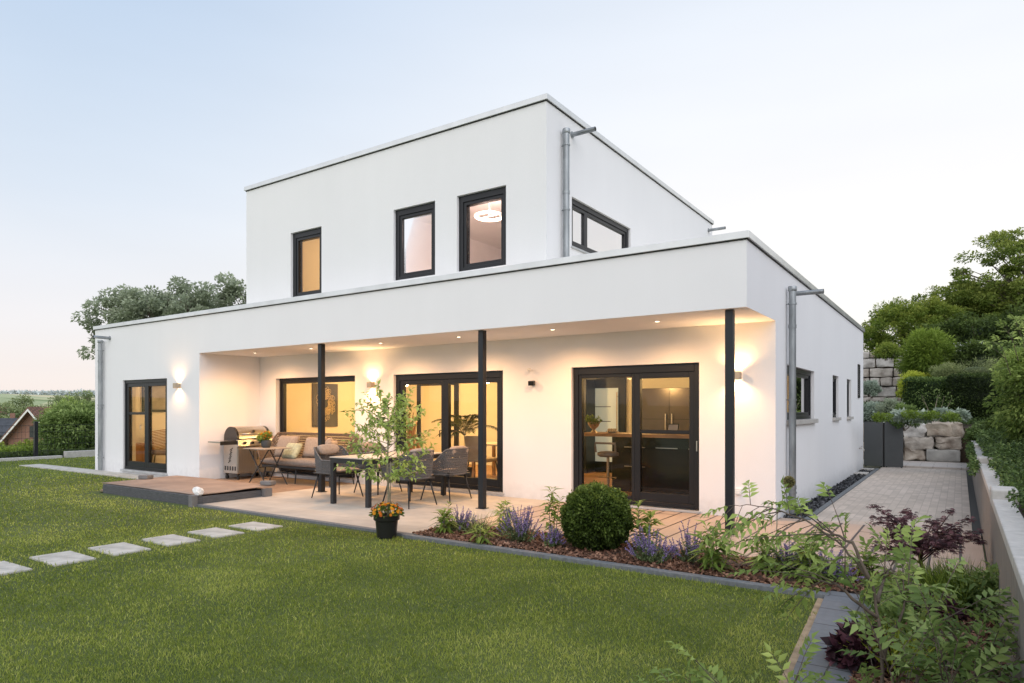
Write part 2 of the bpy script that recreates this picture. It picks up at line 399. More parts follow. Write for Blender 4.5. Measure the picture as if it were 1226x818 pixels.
def bent(a, b, g, k=5, amp=.12, sag=0):
    a = Vector(a); b = Vector(b); L = (b-a).length; o1 = Vector(g.normal(size=3))*amp*L
    return [a.lerp(b, t) + o1*math.sin(PI*t)*.6 + Vector((0, 0, sag*L*math.sin(PI*t))) for t in [i/(k-1) for i in range(k)]]
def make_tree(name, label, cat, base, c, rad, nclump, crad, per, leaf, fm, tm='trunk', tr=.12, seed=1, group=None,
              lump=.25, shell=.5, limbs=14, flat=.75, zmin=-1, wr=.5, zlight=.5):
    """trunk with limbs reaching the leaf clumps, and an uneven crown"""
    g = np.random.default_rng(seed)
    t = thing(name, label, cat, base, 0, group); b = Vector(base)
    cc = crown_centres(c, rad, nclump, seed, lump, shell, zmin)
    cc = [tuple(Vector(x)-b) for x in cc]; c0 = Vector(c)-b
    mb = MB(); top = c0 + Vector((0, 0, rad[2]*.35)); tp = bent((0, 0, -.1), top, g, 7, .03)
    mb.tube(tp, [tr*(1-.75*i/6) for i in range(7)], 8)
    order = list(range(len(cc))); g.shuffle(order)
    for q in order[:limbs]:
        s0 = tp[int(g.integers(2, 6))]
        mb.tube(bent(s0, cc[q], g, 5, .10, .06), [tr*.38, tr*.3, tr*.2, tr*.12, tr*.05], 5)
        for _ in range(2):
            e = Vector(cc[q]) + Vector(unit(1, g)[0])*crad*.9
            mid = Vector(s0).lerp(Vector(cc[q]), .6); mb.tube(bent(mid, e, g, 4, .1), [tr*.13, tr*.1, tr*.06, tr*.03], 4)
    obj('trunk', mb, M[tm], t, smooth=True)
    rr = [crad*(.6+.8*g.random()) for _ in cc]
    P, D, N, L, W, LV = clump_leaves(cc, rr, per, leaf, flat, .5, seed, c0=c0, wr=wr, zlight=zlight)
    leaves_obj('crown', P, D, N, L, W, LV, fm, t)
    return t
# ------------------------------------------------------------------ camera
cam = bpy.data.objects.new('camera', bpy.data.cameras.new('camera')); C.objects.link(cam); scene.camera = cam
cam.location = (CX, CY, CH); cam.rotation_euler = (R(90), 0, YAW)
cam.data.sensor_width = 36; cam.data.lens = FPX/1226*36
cam.data.shift_y = (HOR-409)/1226; cam.data.clip_end = 6000; cam.data.clip_start = .05
scene.view_settings.view_transform = 'Standard'; scene.view_settings.look = 'None'; scene.view_settings.exposure = 0
scene.render.engine = 'CYCLES'
scene.cycles.use_denoising = True
scene.cycles.max_bounces = 8; scene.cycles.diffuse_bounces = 4; scene.cycles.transparent_max_bounces = 16
scene.cycles.sample_clamp_indirect = 6

# ------------------------------------------------------------------ dusk sky
SUN_EL, SUN_AZ = R(34), R(-38)       # soft skylight direction, over the camera's left shoulder
w = bpy.data.worlds.new('World'); scene.world = w; w.use_nodes = True
n = w.node_tree.nodes; l = w.node_tree.links; n.clear()
out = n.new('ShaderNodeOutputWorld'); bg = n.new('ShaderNodeBackground'); l.new(bg.outputs[0], out.inputs[0])
sky = n.new('ShaderNodeTexSky'); sky.sky_type = 'NISHITA'; sky.sun_disc = False
sky.sun_elevation = SUN_EL; sky.sun_rotation = PI + R(20); sky.air_density = 1; sky.dust_density = 2
tc = n.new('ShaderNodeTexCoord'); sp = n.new('ShaderNodeSeparateXYZ'); l.new(tc.outputs['Generated'], sp.inputs[0])
def math_n(op, a, b=None, c=None):
    x = n.new('ShaderNodeMath'); x.operation = op
    for i, v in enumerate((a, b, c)):
        if v is None: continue
        if isinstance(v, (int, float)): x.inputs[i].default_value = v
        else: l.new(v, x.inputs[i])
    return x.outputs[0]
def mixc(f, a, b):
    x = n.new('ShaderNodeMix'); x.data_type = 'RGBA'
    if isinstance(f, (int, float)): x.inputs[0].default_value = f
    else: l.new(f, x.inputs[0])
    for i, v in ((6, a), (7, b)):
        if isinstance(v, tuple): x.inputs[i].default_value = rgb(v)
        else: l.new(v, x.inputs[i])
    return x.outputs[2]
def rampc(fac, stops):
    r = n.new('ShaderNodeValToRGB'); e = r.color_ramp.elements
    e[0].position = stops[0][0]; e[0].color = rgb(stops[0][1]); e[1].position = stops[-1][0]; e[1].color = rgb(stops[-1][1])
    for p, c in stops[1:-1]: x = e.new(p); x.color = rgb(c)
    r.color_ramp.interpolation = 'EASE' if len(stops) < 3 else 'B_SPLINE'
    l.new(fac, r.inputs[0]); return r.outputs[0]
zz = sp.outputs['Z']
# away from the afterglow: blue above, pinkish grey at the horizon
cool = rampc(zz, [(0, (.95, .83, .77)), (.10, (.90, .86, .86)), (.27, (.74, .82, .91)), (.55, (.46, .61, .82)), (1, (.36, .49, .70))])
# toward the afterglow (right of the house): pale cream to white
warm = rampc(zz, [(0, (1.04, .90, .79)), (.13, (1.04, .975, .92)), (.35, (.98, .98, .985)), (.7, (.76, .84, .96)), (1, (.36, .49, .70))])
g = (FW[0]+.75*RT[0], FW[1]+.75*RT[1]); gl_ = math.hypot(*g); g = (g[0]/gl_, g[1]/gl_)
dv = n.new('ShaderNodeVectorMath'); dv.operation = 'DOT_PRODUCT'; l.new(tc.outputs['Generated'], dv.inputs[0]); dv.inputs[1].default_value = (g[0], g[1], 0)
gf = n.new('ShaderNodeMapRange'); gf.interpolation_type = 'SMOOTHSTEP'; gf.inputs[1].default_value = .25; gf.inputs[2].default_value = 1.0
l.new(dv.outputs['Value'], gf.inputs[0])
grad = mixc(gf.outputs[0], cool, warm)
# the unseen sky behind the camera is brightened to light the facade
bk = n.new('ShaderNodeMapRange'); bk.interpolation_type = 'SMOOTHSTEP'; bk.inputs[1].default_value = .1; bk.inputs[2].default_value = -.6
bk.inputs[3].default_value = 0; bk.inputs[4].default_value = 1
l.new(sp.outputs['Y'], bk.inputs[0])
grad = mixc(bk.outputs[0], grad, (1.03, 1.06, 1.13))
# faint streaks
ns = n.new('ShaderNodeTexNoise'); ns.inputs['Scale'].default_value = 2.2; ns.inputs['Detail'].default_value = 3
mp = n.new('ShaderNodeMapping'); mp.inputs['Scale'].default_value = (1, 1, 5); l.new(tc.outputs['Generated'], mp.inputs[0]); l.new(mp.outputs[0], ns.inputs['Vector'])
st = n.new('ShaderNodeMapRange'); st.inputs[1].default_value = .3; st.inputs[2].default_value = .7; st.inputs[3].default_value = .98; st.inputs[4].default_value = 1.02
l.new(ns.outputs['Fac'], st.inputs[0])
mu = n.new('ShaderNodeMix'); mu.data_type = 'RGBA'; mu.blend_type = 'MULTIPLY'; mu.inputs[0].default_value = 1
l.new(grad, mu.inputs[6]); l.new(st.outputs[0], mu.inputs[7])
sc_ = n.new('ShaderNodeMix'); sc_.data_type = 'RGBA'; sc_.blend_type = 'ADD'; sc_.inputs[0].default_value = .012
l.new(mu.outputs[2], sc_.inputs[6]); l.new(sky.outputs[0], sc_.inputs[7])
l.new(sc_.outputs[2], bg.inputs[0]); bg.inputs[1].default_value = 1.0

sd = bpy.data.lights.new('soft_fill', 'SUN'); sd.energy = 1.35; sd.angle = R(70); sd.color = (1, .965, .945)  # wide soft fill from behind the camera, added to brighten the white walls
so = bpy.data.objects.new('soft_fill', sd); C.objects.link(so)
so.rotation_euler = Vector((-.60, .46, -.66)).to_track_quat('-Z', 'Y').to_euler()

# ------------------------------------------------------------------ far terrain (one sheet to the horizon)
def terr_z(x, y):
    """valley to the left of the garden, hills beyond; level around the house"""
    d = math.hypot(x+5, y-2)
    e = -21.9 - x
    if e <= 0: z = -.06
    else:
        z = -.06 - 9*min(1, e/60)**1.2
        if e > 120: z += 44*min(1, (e-120)/1400)**1.25 * (1+.10*math.sin(y*.0042+1))
    if y > 14.2 and x > -9:
        z = max(z, -.1 + 1.6*min(1, (y-14.2)/7.6)) if y < 22.05 else 3.4
    return z
gx = sorted(set([-2600, -2100, -1700, -1400, -1150, -950, -780, -640, -520, -420, -340, -280, -230, -190, -160, -135, -115, -95, -80, -68, -58, -50, -43, -37, -32, -28, -25, -23, -21.9, -18, -12, -9, -8.9, -4, 0, 4, 10, 20, 60, 200, 900, 2600]))
gy = sorted(set([-2600, -900, -300, -100, -40, -20, -12, -6, 0, 3, 6, 9, 12, 14.2, 15.5, 17, 19, 22, 22.1, 30, 45, 70, 110, 170, 260, 380, 520, 700, 900, 1200, 1600, 2100, 2700]))
mb = MB()
for x in gx:
    for y in gy: mb.v.append((x, y, terr_z(x, y)))
ny = len(gy)
for i in range(len(gx)-1):
    for j in range(ny-1): mb.f.append((i*ny+j, (i+1)*ny+j, (i+1)*ny+j+1, i*ny+j+1))
m, nn, ll, b = nt('fields')
tcn = nn.new('ShaderNodeTexCoord'); vo = nn.new('ShaderNodeTexVoronoi'); vo.inputs['Scale'].default_value = .0062; vo.feature = 'F1'
mpn = nn.new('ShaderNodeMapping'); mpn.inputs['Scale'].default_value = (.55, 1.5, 1); mpn.inputs['Rotation'].default_value = (0, 0, .5)
ll.new(tcn.outputs['Object'], mpn.inputs[0]); ll.new(mpn.outputs[0], vo.inputs['Vector'])
rp = nn.new('ShaderNodeValToRGB'); e = rp.color_ramp.elements; rp.color_ramp.interpolation = 'CONSTANT'
e[0].color = rgb((.38, .44, .22)); e[1].position = .8; e[1].color = rgb((.22, .29, .11))  # field colours lightened, distance haze put into the base colour
for p_, c_ in ((.22, (.55, .55, .30)), (.4, (.70, .62, .38)), (.6, (.45, .50, .27))): x_ = e.new(p_); x_.color = rgb(c_)
spn = nn.new('ShaderNodeSeparateColor'); ll.new(vo.outputs['Color'], spn.inputs[0]); ll.new(spn.outputs[0], rp.inputs[0])
tn = nn.new('ShaderNodeTexNoise'); tn.inputs['Scale'].default_value = .05; tn.inputs['Detail'].default_value = 8; ll.new(tcn.outputs['Object'], tn.inputs['Vector'])
mxn = nn.new('ShaderNodeMix'); mxn.data_type = 'RGBA'; mxn.blend_type = 'MULTIPLY'; mxn.inputs[0].default_value = .35
ll.new(rp.outputs[0], mxn.inputs[6]); ll.new(tn.outputs['Fac'], mxn.inputs[7]); ll.new(mxn.outputs[2], b.inputs['Base Color']); b.inputs['Roughness'].default_value = 1
M['fields'] = m
struct(obj('ground', mb, M['fields'], smooth=True))
# wooded ridge line far away, one mass, distance haze painted into its leaf colour
g = np.random.default_rng(3); cents = []
for i in range(520):
    u = -30 + 190*g.random(); d = 1480 + 160*g.random()
    p = at(u, 471.5 + 1.2*g.random(), d); cents.append((p.x, p.y, p.z - 2))
P, D, N, L, W, LV = clump_leaves(cents, 7, 26, 7, .8, .5, 4)
hz = leaves_obj('ridge_wood', P, D, N, L, W, LV, foliage('haze_tinted_wood', (.24, .28, .27), (.30, .33, .32), (.35, .38, .36), 0), None)
tag(hz, 'thin belt of haze-tinted grey-green woodland along the far ridge', 'woodland', kind='stuff')

# ------------------------------------------------------------------ lawn sheet and hard surfaces
m, nn, ll, b = nt('lawn_soil_and_thatch')
tcn = nn.new('ShaderNodeTexCoord'); t1 = nn.new('ShaderNodeTexNoise'); t1.inputs['Scale'].default_value = .7; t1.inputs['Detail'].default_value = 8
t2 = nn.new('ShaderNodeTexNoise'); t2.inputs['Scale'].default_value = 90; ll.new(tcn.outputs['Object'], t1.inputs['Vector']); ll.new(tcn.outputs['Object'], t2.inputs['Vector'])
r1 = nn.new('ShaderNodeValToRGB'); r1.color_ramp.elements[0].position = .35; r1.color_ramp.elements[1].position = .75
r1.color_ramp.elements[0].color = rgb((.085, .125, .02)); r1.color_ramp.elements[1].color = rgb((.17, .21, .05)); ll.new(t1.outputs['Fac'], r1.inputs[0])
mxn = nn.new('ShaderNodeMix'); mxn.data_type = 'RGBA'; mxn.blend_type = 'MULTIPLY'; mxn.inputs[0].default_value = .7
ll.new(r1.outputs[0], mxn.inputs[6]); ll.new(t2.outputs['Fac'], mxn.inputs[7]); ll.new(mxn.outputs[2], b.inputs['Base Color']); b.inputs['Roughness'].default_value = 1
M['lawn'] = m
mb = MB(); mb.quad((-21.9, -14, -.03), (1.62, -14, -.03), (1.2, -2.06, -.03), (-21.9, -2.06, -.03)); mb.quad((-21.9, -2.06, -.03), (-11.2, -2.06, -.03), (-11.2, 9, -.03), (-21.9, 9, -.03))
struct(obj('lawn', mb, M['lawn']))
M['bare'] = mat('sandy_soil', (.34, .25, .16), .95, var=.3, scale=12, bump=.6)
S_ = lambda name, mt, *b_, **k: struct(obj(name, MB().box(*b_), M[mt], **k))
S_('terrace', 'concrete', -8.2, -3.4, -1.98, 1.5, -.12, 0)
S_('terrace_edging', 'kerb', -7.95, -3.4, -2.07, -1.985, -.12, .004, bevel=.004)
S_('wood_terrace_left', 'deck_dark', -11.36, -8.2, -1.95, 1.5, -.12, .002)
mb = MB().box(-3.4, 2.28, -1.07, 1.5, -.12, .002).box(-.001, 2.28, 1.5, 1.76, -.12, .002)
struct(obj('wood_terrace_right', mb, M['deck']))
S_('terrace_black_edge', 'edge_black', -3.4, 2.28, -1.11, -1.072, -.14, .006)
S_('entry_pavement', 'step', -19.2, -11.36, -.48, .02, -.1, -.004)
S_('garden_path', 'path', .38, 2.2, 1.79, 12.1, -.1, -.002)
S_('path_edging', 'kerb', .295, .375, 1.79, 11.25, -.1, .012, bevel=.004)
S_('path_border', 'path2', .38, 2.28, 1.762, 1.788, -.1, 0)
S_('path_side_gap', 'edge_black', 2.2, 2.3, 1.79, 14, -.1, -.02)
S_('rear_step', 'path2', -1.0, 2.3, 12.1, 14.1, -.1, .05, bevel=.01)
S_('gravel_strip', 'gravel_base', 0, .295, 1.765, 11.3, -.1, -.03)
struct(obj('bare_soil', MB().prism([(1.12, -2.16), (1.12+.41, -9), (1.17+.415, -9), (1.17, -2.16)], -.12, -.02), M['bare']))
S_('bed_kerb', 'kerb', -3.46, 1.2, -2.15, -2.06, -.12, .012, bevel=.005)
struct(obj('slate_path', MB().prism([(1.172, -1.96), (1.172, -2.16), (1.172+.415, -9), (1.57+.415, -9), (1.56, -1.96)], -.12, .004), M['strip']))
# mulch bed, slightly mounded
def bed(x0, x1, y0, y1, name, nx=30, ny_=10):
    mb = MB()
    for i in range(nx+1):
        for j in range(ny_+1):
            x = x0+(x1-x0)*i/nx; y = y0+(y1-y0)*j/ny_
            e = min(i, nx-i, j*2, (ny_-j)*2)/4
            mb.v.append((x, y, -.03+.05*min(1, e)+.02*noise.noise((x*3, y*3, 0))))
    for i in range(nx):
        for j in range(ny_): a = i*(ny_+1)+j; mb.f.append((a, a+ny_+1, a+ny_+2, a+1))
    return struct(obj(name, mb, M['soil'], smooth=True))
bed(-3.44, 2.3, -2.06, -1.1, 'flower_bed'); bed(1.56, 2.3, -9, -2.06, 'shrub_bed', 10, 40)
def scatter_chips(name, n_, area, size, m_, z, seed, flat=.35, asp=2.2):
    g = np.random.default_rng(seed); P = np.zeros((n_, 3)); k = 0
    w_ = np.array([(a[1]-a[0])*(a[3]-a[2]) for a in area]); ch = g.choice(len(area), n_, p=w_/w_.sum())
    A = np.array(area)[ch]
    P[:, 0] = A[:, 0]+(A[:, 1]-A[:, 0])*g.random(n_); P[:, 1] = A[:, 2]+(A[:, 3]-A[:, 2])*g.random(n_); P[:, 2] = z+g.random(n_)*size*.5
    D = g.normal(size=(n_, 3)); D[:, 2] *= flat; N = g.normal(size=(n_, 3))*.35; N[:, 2] += 1
    L = size*(.5+g.random(n_)); return leaves_obj(name, P, D, N, L, L/asp*2, g.random(n_), m_, None, fold=-.25, droop=0)
tag(scatter_chips('bark_mulch', 26000, [(-3.4, 1.2, -2.05, -1.12), (1.2, 2.28, -1.95, -1.12), (1.58, 2.28, -5.5, -1.95)], .034, M['chips'], .012, 5), 'dark brown bark chips covering the flower bed', 'bark mulch', kind='stuff')
tag(scatter_chips('dark_gravel', 9000, [(.01, .29, 1.78, 11.25)], .035, M['chip_grey'], -.025, 6, .6, 1.6), 'dark slate chippings in the strip along the side wall', 'gravel', kind='stuff')
# stepping stones
for i, yc in enumerate([-2.66, -3.22, -3.79, -4.36, -4.93, -5.5, -6.07]):
    o = obj('stepping_stone', MB().cbox((0, 0, 0), (.62, .38, .06)), M['step'], bevel=.006)
    o.location = (-5.56 + random.uniform(-.02, .02), yc + random.uniform(-.01, .01), -.035); o.rotation_euler = (0, 0, random.uniform(-.03, .03))
    o.location.z = -.042
    words = ['nearest the terrace', 'second from the terrace', 'third from the terrace', 'fourth from the terrace', 'fifth from the terrace', 'sixth from the terrace, at the left picture edge', 'seventh from the terrace, just past the left picture edge']
    tag(o, 'pale stepping slab in the lawn, ' + words[i], 'stepping stone', 'pale stepping slabs crossing the lawn')
o = obj('paving_slab', MB().cbox((0, 0, 0), (.27, .45, .04)), M['conc_light'], bevel=.005); o.location = (.148, 9.6, .005)
tag(o, 'small pale slab lying across the dark gravel strip', 'paving slab')
o = obj('paving_slab', MB().cbox((0, 0, 0), (.27, .3, .04)), M['conc_light'], bevel=.005); o.location = (.148, 10.9, .004)
tag(o, 'short pale slab at the far end of the gravel strip by the tap', 'paving slab')
# ------------------------------------------------------------------ house
XL, DEP, CAPZ, SOF, XR, YR = -15.96, 11.32, 3.50, 2.71, -11.33, 1.47
UX, UY, UW, UD, UT = -3.076, .56, 7.43, 8.06, 6.14
house = thing('house', 'white rendered flat-roofed house with a set-back upper storey and a covered terrace', 'house', (0, 0, 0))
def wall_cells(axis, u0, u1, z0, z1, d0, d1, holes=()):
    """wall slab with openings. axis 'x': runs along x, thickness y d0..d1; axis 'y': runs along y, thickness x d0..d1"""
    us = sorted(set([u0, u1] + [h[0] for h in holes] + [h[1] for h in holes])); us = [u for u in us if u0-1e-6 <= u <= u1+1e-6]
    zs = sorted(set([z0, z1] + [h[2] for h in holes] + [h[3] for h in holes])); zs = [z for z in zs if z0-1e-6 <= z <= z1+1e-6]
    def solid(i, j):
        if not (0 <= i < len(us)-1 and 0 <= j < len(zs)-1): return False
        a = (us[i]+us[i+1])/2; b = (zs[j]+zs[j+1])/2
        return not any(h[0] < a < h[1] and h[2] < b < h[3] for h in holes)
    mb = MB()
    P = (lambda u, d, z: (u, d, z)) if axis == 'x' else (lambda u, d, z: (d, u, z))
    for i in range(len(us)-1):
        for j in range(len(zs)-1):
            if not solid(i, j): continue
            a, b, c, e = us[i], us[i+1], zs[j], zs[j+1]
            mb.quad(P(a, d0, c), P(b, d0, c), P(b, d0, e), P(a, d0, e)); mb.quad(P(a, d1, c), P(b, d1, c), P(b, d1, e), P(a, d1, e))
            if not solid(i-1, j): mb.quad(P(a, d0, c), P(a, d1, c), P(a, d1, e), P(a, d0, e))
            if not solid(i+1, j): mb.quad(P(b, d0, c), P(b, d1, c), P(b, d1, e), P(b, d0, e))
            if not solid(i, j-1): mb.quad(P(a, d0, c), P(b, d0, c), P(b, d1, c), P(a, d1, c))
            if not solid(i, j+1): mb.quad(P(a, d0, e), P(b, d0, e), P(b, d1, e), P(a, d1, e))
    return mb
H_door_l = (-14.57, -12.61, .09, 2.21)
H_w1 = (-10.75, -8.18, .10, 2.21); H_d1 = (-7.10, -4.50, .07, 2.19); H_d2 = (-3.15, -1.05, .04, 2.19)
H_s = [(2.2, 4.37, 1.35, 2.16), (6.35, 7.11, 1.35, 2.19), (8.33, 9.01, 1.35, 2.19)]
H_u = [(-9.04, -8.12, 3.72, 5.04), (-6.22, -5.26, 3.78, 5.03), (-4.79, -3.81, 3.77, 5.02)]
H_us = [(1.35, 3.64, 4.12, 4.92)]
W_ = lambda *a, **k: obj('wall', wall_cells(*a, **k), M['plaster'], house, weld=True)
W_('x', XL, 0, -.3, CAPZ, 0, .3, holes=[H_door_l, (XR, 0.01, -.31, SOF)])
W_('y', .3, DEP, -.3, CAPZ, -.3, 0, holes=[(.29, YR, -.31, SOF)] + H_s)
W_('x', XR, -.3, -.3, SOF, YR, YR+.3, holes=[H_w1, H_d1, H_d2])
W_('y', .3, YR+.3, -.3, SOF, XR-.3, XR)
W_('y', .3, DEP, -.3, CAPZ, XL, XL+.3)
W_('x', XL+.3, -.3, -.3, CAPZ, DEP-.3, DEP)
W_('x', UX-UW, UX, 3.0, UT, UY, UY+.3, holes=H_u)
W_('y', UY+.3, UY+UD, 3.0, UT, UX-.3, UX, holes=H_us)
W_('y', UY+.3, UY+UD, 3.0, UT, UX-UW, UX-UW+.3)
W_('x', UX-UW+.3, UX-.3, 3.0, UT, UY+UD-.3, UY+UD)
# roofs: slabs below the parapet top; the upper storey's floor is the slab of the lower one
obj('roof', MB().box(XL+.3, -.3, .3, DEP-.3, 3.05, 3.30), M['plaster_in'], house)
obj('roof', MB().box(UX-UW+.3, UX-.3, UY+.3, UY+UD-.3, 5.75, 5.95), M['plaster_in'], house)
obj('terrace_ceiling', MB().box(XR, -.3, .3, YR+.3, SOF+.001, SOF+.06), M['plaster'], house)
# metal copings: top, front lip and a black strip standing in for the shadow gap
def coping(x0, x1, y0, y1, z, h=.10, o=.035, wd=.38):
    for (a, b, c, d) in ((x0-o, x1+o, y0-o, y0+wd), (x0-o, x1+o, y1-wd, y1+o), (x0-o, x0+wd, y0+wd, y1-wd), (x1-wd, x1+o, y0+wd, y1-wd)):
        cp = obj('roof_coping', MB().box(a, b, c, d, z+.014, z+h), M['cap'], house, bevel=.004)
    obj('coping_shadow_strip', MB().box(x0-.012, x1+.012, y0-.012, y0+.02, z+.001, z+.013).box(x1-.02, x1+.012, y0+.021, y1+.012, z+.001, z+.013), M['edge_black'], house)
    k = x0 + 1.5
    while k < x1: obj('coping_seam', MB().box(k-.004, k+.004, y0-o-.003, y0-o, z+.016, z+h+.002), M['cap'], house); k += 3.0
    k = y0 + 1.7
    while k < y1: obj('coping_seam', MB().box(x1+o, x1+o+.003, k-.004, k+.004, z+.016, z+h+.002), M['cap'], house); k += 3.0
coping(XL, 0, 0, DEP, CAPZ); coping(UX-UW, UX, UY, UY+UD, UT)
# terrace columns (square tubes)
for i, x in enumerate((-7.62, -3.96, -.235)):
    mb = MB().box(-.047, .047, -.047, .047, 0.004, SOF-.002).box(-.075, .075, -.075, .075, .003, .012)
    c = obj('column', mb, M['column'], house, bevel=.006); c.location = (x, .14, 0)
# windows: frame > pane, sill, handle
def window(name, axis, u0, u1, z0, z1, face, lights, out=-1, rails=(), fw=.075, setb=.035, depth=.085, gm='glass', sill=None, doors=(), low=.075, head=.0, pane_off=.05):
    """axis/face as for walls; lights: list of (ua, ub) openings as fractions; out = outward sign along the thickness axis"""
    s = out
    P = (lambda a, b, d0, d1, c, e: (a, b, min(face-s*d0, face-s*d1), max(face-s*d0, face-s*d1), c, e)) if axis == 'x' else \
        (lambda a, b, d0, d1, c, e: (min(face-s*d0, face-s*d1), max(face-s*d0, face-s*d1), a, b, c, e))
    # d measured inward from the wall face
    mb = MB(); g_ = .002
    a0, a1, c0, c1 = u0+g_, u1-g_, z0+g_, z1-g_
    mb.box(*P(a0, a0+fw, setb, setb+depth+.04, c0, c1)); mb.box(*P(a1-fw, a1, setb, setb+depth+.04, c0, c1))
    mb.box(*P(a0+fw, a1-fw, setb, setb+depth+.04, c1-fw-head, c1)); mb.box(*P(a0+fw, a1-fw, setb, setb+depth+.04, c0, c0+fw*.8))
    ia, ib, ic, ie = a0+fw, a1-fw, c0+fw*.8, c1-fw-head
    panes = []
    W = ib-ia
    for k, (fa, fb) in enumerate(lights):
        la, lb = ia+W*fa, ib-W*(1-fb)
        sw = .055 if k not in doors else .085; lw = sw if k not in doors else .13
        d0, d1 = setb+.018, setb+depth+.02
        mb.box(*P(la, la+sw, d0, d1, ic, ie)); mb.box(*P(lb-sw, lb, d0, d1, ic, ie))
        mb.box(*P(la+sw, lb-sw, d0, d1, ie-sw, ie)); mb.box(*P(la+sw, lb-sw, d0, d1, ic, ic+lw))
        for rz in rails:
            if rz[0] == k: mb.box(*P(la+sw, lb-sw, d0+.01, d1-.01, rz[1]-.03, rz[1]+.03))
        panes.append((la+sw, lb-sw, ic+lw, ie-sw))
    f = obj(name, mb, M['frame'], house, bevel=.004, seg=1)
    for (pa, pb, pc, pe) in panes:
        d = setb+pane_off
        q = MB(); 
        if axis == 'x': q.quad((pa-.01, face-s*d, pc-.01), (pb+.01, face-s*d, pc-.01), (pb+.01, face-s*d, pe+.01), (pa-.01, face-s*d, pe+.01))
        else: q.quad((face-s*d, pa-.01, pc-.01), (face-s*d, pb+.01, pc-.01), (face-s*d, pb+.01, pe+.01), (face-s*d, pa-.01, pe+.01))
        obj('pane', q, M[gm], f)
    if sill:
        o_, h_ = sill
        q = MB().box(*P(u0-.03, u1+.03, -o_, setb, z0-h_, z0)); obj('sill', q, M['sill'] if h_ < .06 else M['conc_light'], f, bevel=.004)
    return f
f = window('terrace_door', 'x', *H_door_l, 0, [(0, .5), (.5, 1)], rails=[(0, 1.42)], doors=(0, 1), sill=(.05, .05))
obj('handle', MB().tube([(-13.66, -.01, 1.15), (-13.66, -.045, 1.15), (-13.66, -.045, 1.05)], .009, 6), M['steel'], f)
f = window('window', 'x', *H_w1, YR, [(0, 1)], fw=.06, setb=.10, sill=(.02, .03))
f = window('terrace_door', 'x', *H_d1, YR, [(0, .47), (.47, 1)], doors=(0, 1), fw=.095, setb=.06, head=.02, sill=(.03, .04))
obj('handle', MB().tube([(-5.93, YR+.05, 1.12), (-5.93, YR-.0, 1.12), (-5.93, YR-.0, 1.0)], .010, 6), M['frame'], f)
f = window('terrace_door', 'x', *H_d2, YR, [(0, .51), (.51, 1)], rails=[(1, 1.17)], doors=(1,), fw=.09, setb=.06, head=.03, sill=(.035, .035))
obj('handle', MB().box(-1.105, -1.09, YR+.03, YR+.07, .9, 1.05), M['steel'], f)
window('window', 'y', *H_s[0], 0, [(0, .45), (.45, 1)], out=1, setb=.055, fw=.07, gm='glass_side', sill=(.06, .07))
window('window', 'y', *H_s[1], 0, [(0, 1)], out=1, setb=.045, fw=.05, gm='glass_side', sill=(.05, .06))
window('window', 'y', *H_s[2], 0, [(0, 1)], out=1, setb=.045, fw=.05, gm='glass_side', sill=(.05, .06))
for h in H_u: window('window', 'x', *h, UY, [(0, 1)], fw=.085, setb=.05, depth=.1, head=.02)
window('window', 'y', *H_us[0], UX, [(0, .24), (.24, 1)], out=1, fw=.085, setb=.04, gm='glass_sky', sill=(.03, .03))
# blind guide rail seen behind the glass of the wide terrace door
# ventilation grille and tap on the side wall
mb = MB().box(.001, .02, 10.2, 10.5, 1.80, 1.83).box(.001, .02, 10.2, 10.5, 2.59, 2.62).box(.001, .02, 10.17, 10.2, 1.80, 2.62).box(.001, .02, 10.5, 10.53, 1.80, 2.62)
z = 1.86
while z < 2.57: mb.cbox((.014, 10.35, z), (.03, .3, .008), (0, .6, 0)); z += .05
obj('ventilation_grille', mb, M['frame'], house)
# down pipes with brackets and overflow spouts
def downpipe(x, y, z0, z1, nx, ny):
    """nx, ny: wall normal"""
    mb = MB(); d = .085
    px, py = x+nx*d, y+ny*d
    mb.tube([(px, py, z0), (px, py, z1)], .050, 16)
    for z in np.arange(z0+.35, z1, 1.15): mb.tube([(px, py, z), (px, py, z+.05)], .056, 16)
    mb.lathe([(.057, 0), (.062, .01), (.062, .06), (.057, .07)], 16, (px, py, z1-.07))
    p = obj('downpipe', mb, M['zinc'], house, smooth='auto')
    for z in (z0+.3, (z0+z1)/2, z1-.25):
        q = MB(); q.tube([(x, y, z), (px, py, z)], .008, 6); q.lathe([(.058, -.012), (.060, -.012), (.060, .012), (.058, .012)], 16, (px, py, z)); obj('bracket', q, M['zinc'], p)
    return p
downpipe(0, 2.13, .02, 3.27, 1, 0); downpipe(-15.5, 0, .02, 3.22, 0, -1); downpipe(UX, 1.02, 3.35, 5.86, 1, 0)
def spout(p, d, L=.42, r=.035):
    a = Vector(p); e = a + Vector(d)*L
    mb = MB(); mb.tube([a, e], r, 12, cap=False); mb.tube([e, a], r*.86, 12, cap=False); mb.tube([a, a+Vector(d)*.015], r*1.5, 12)
    obj('overflow_spout', mb, M['zinc'], house, smooth='auto')
spout((0, 2.62, 3.24), (1, 0, .0)); spout((-15.2, 0, 3.26), (0, -1, 0), .38); spout((UX, 1.35, 5.90), (1, 0, 0), .42); spout((UX, 8.3, 5.93), (1, 0, 0), .42)
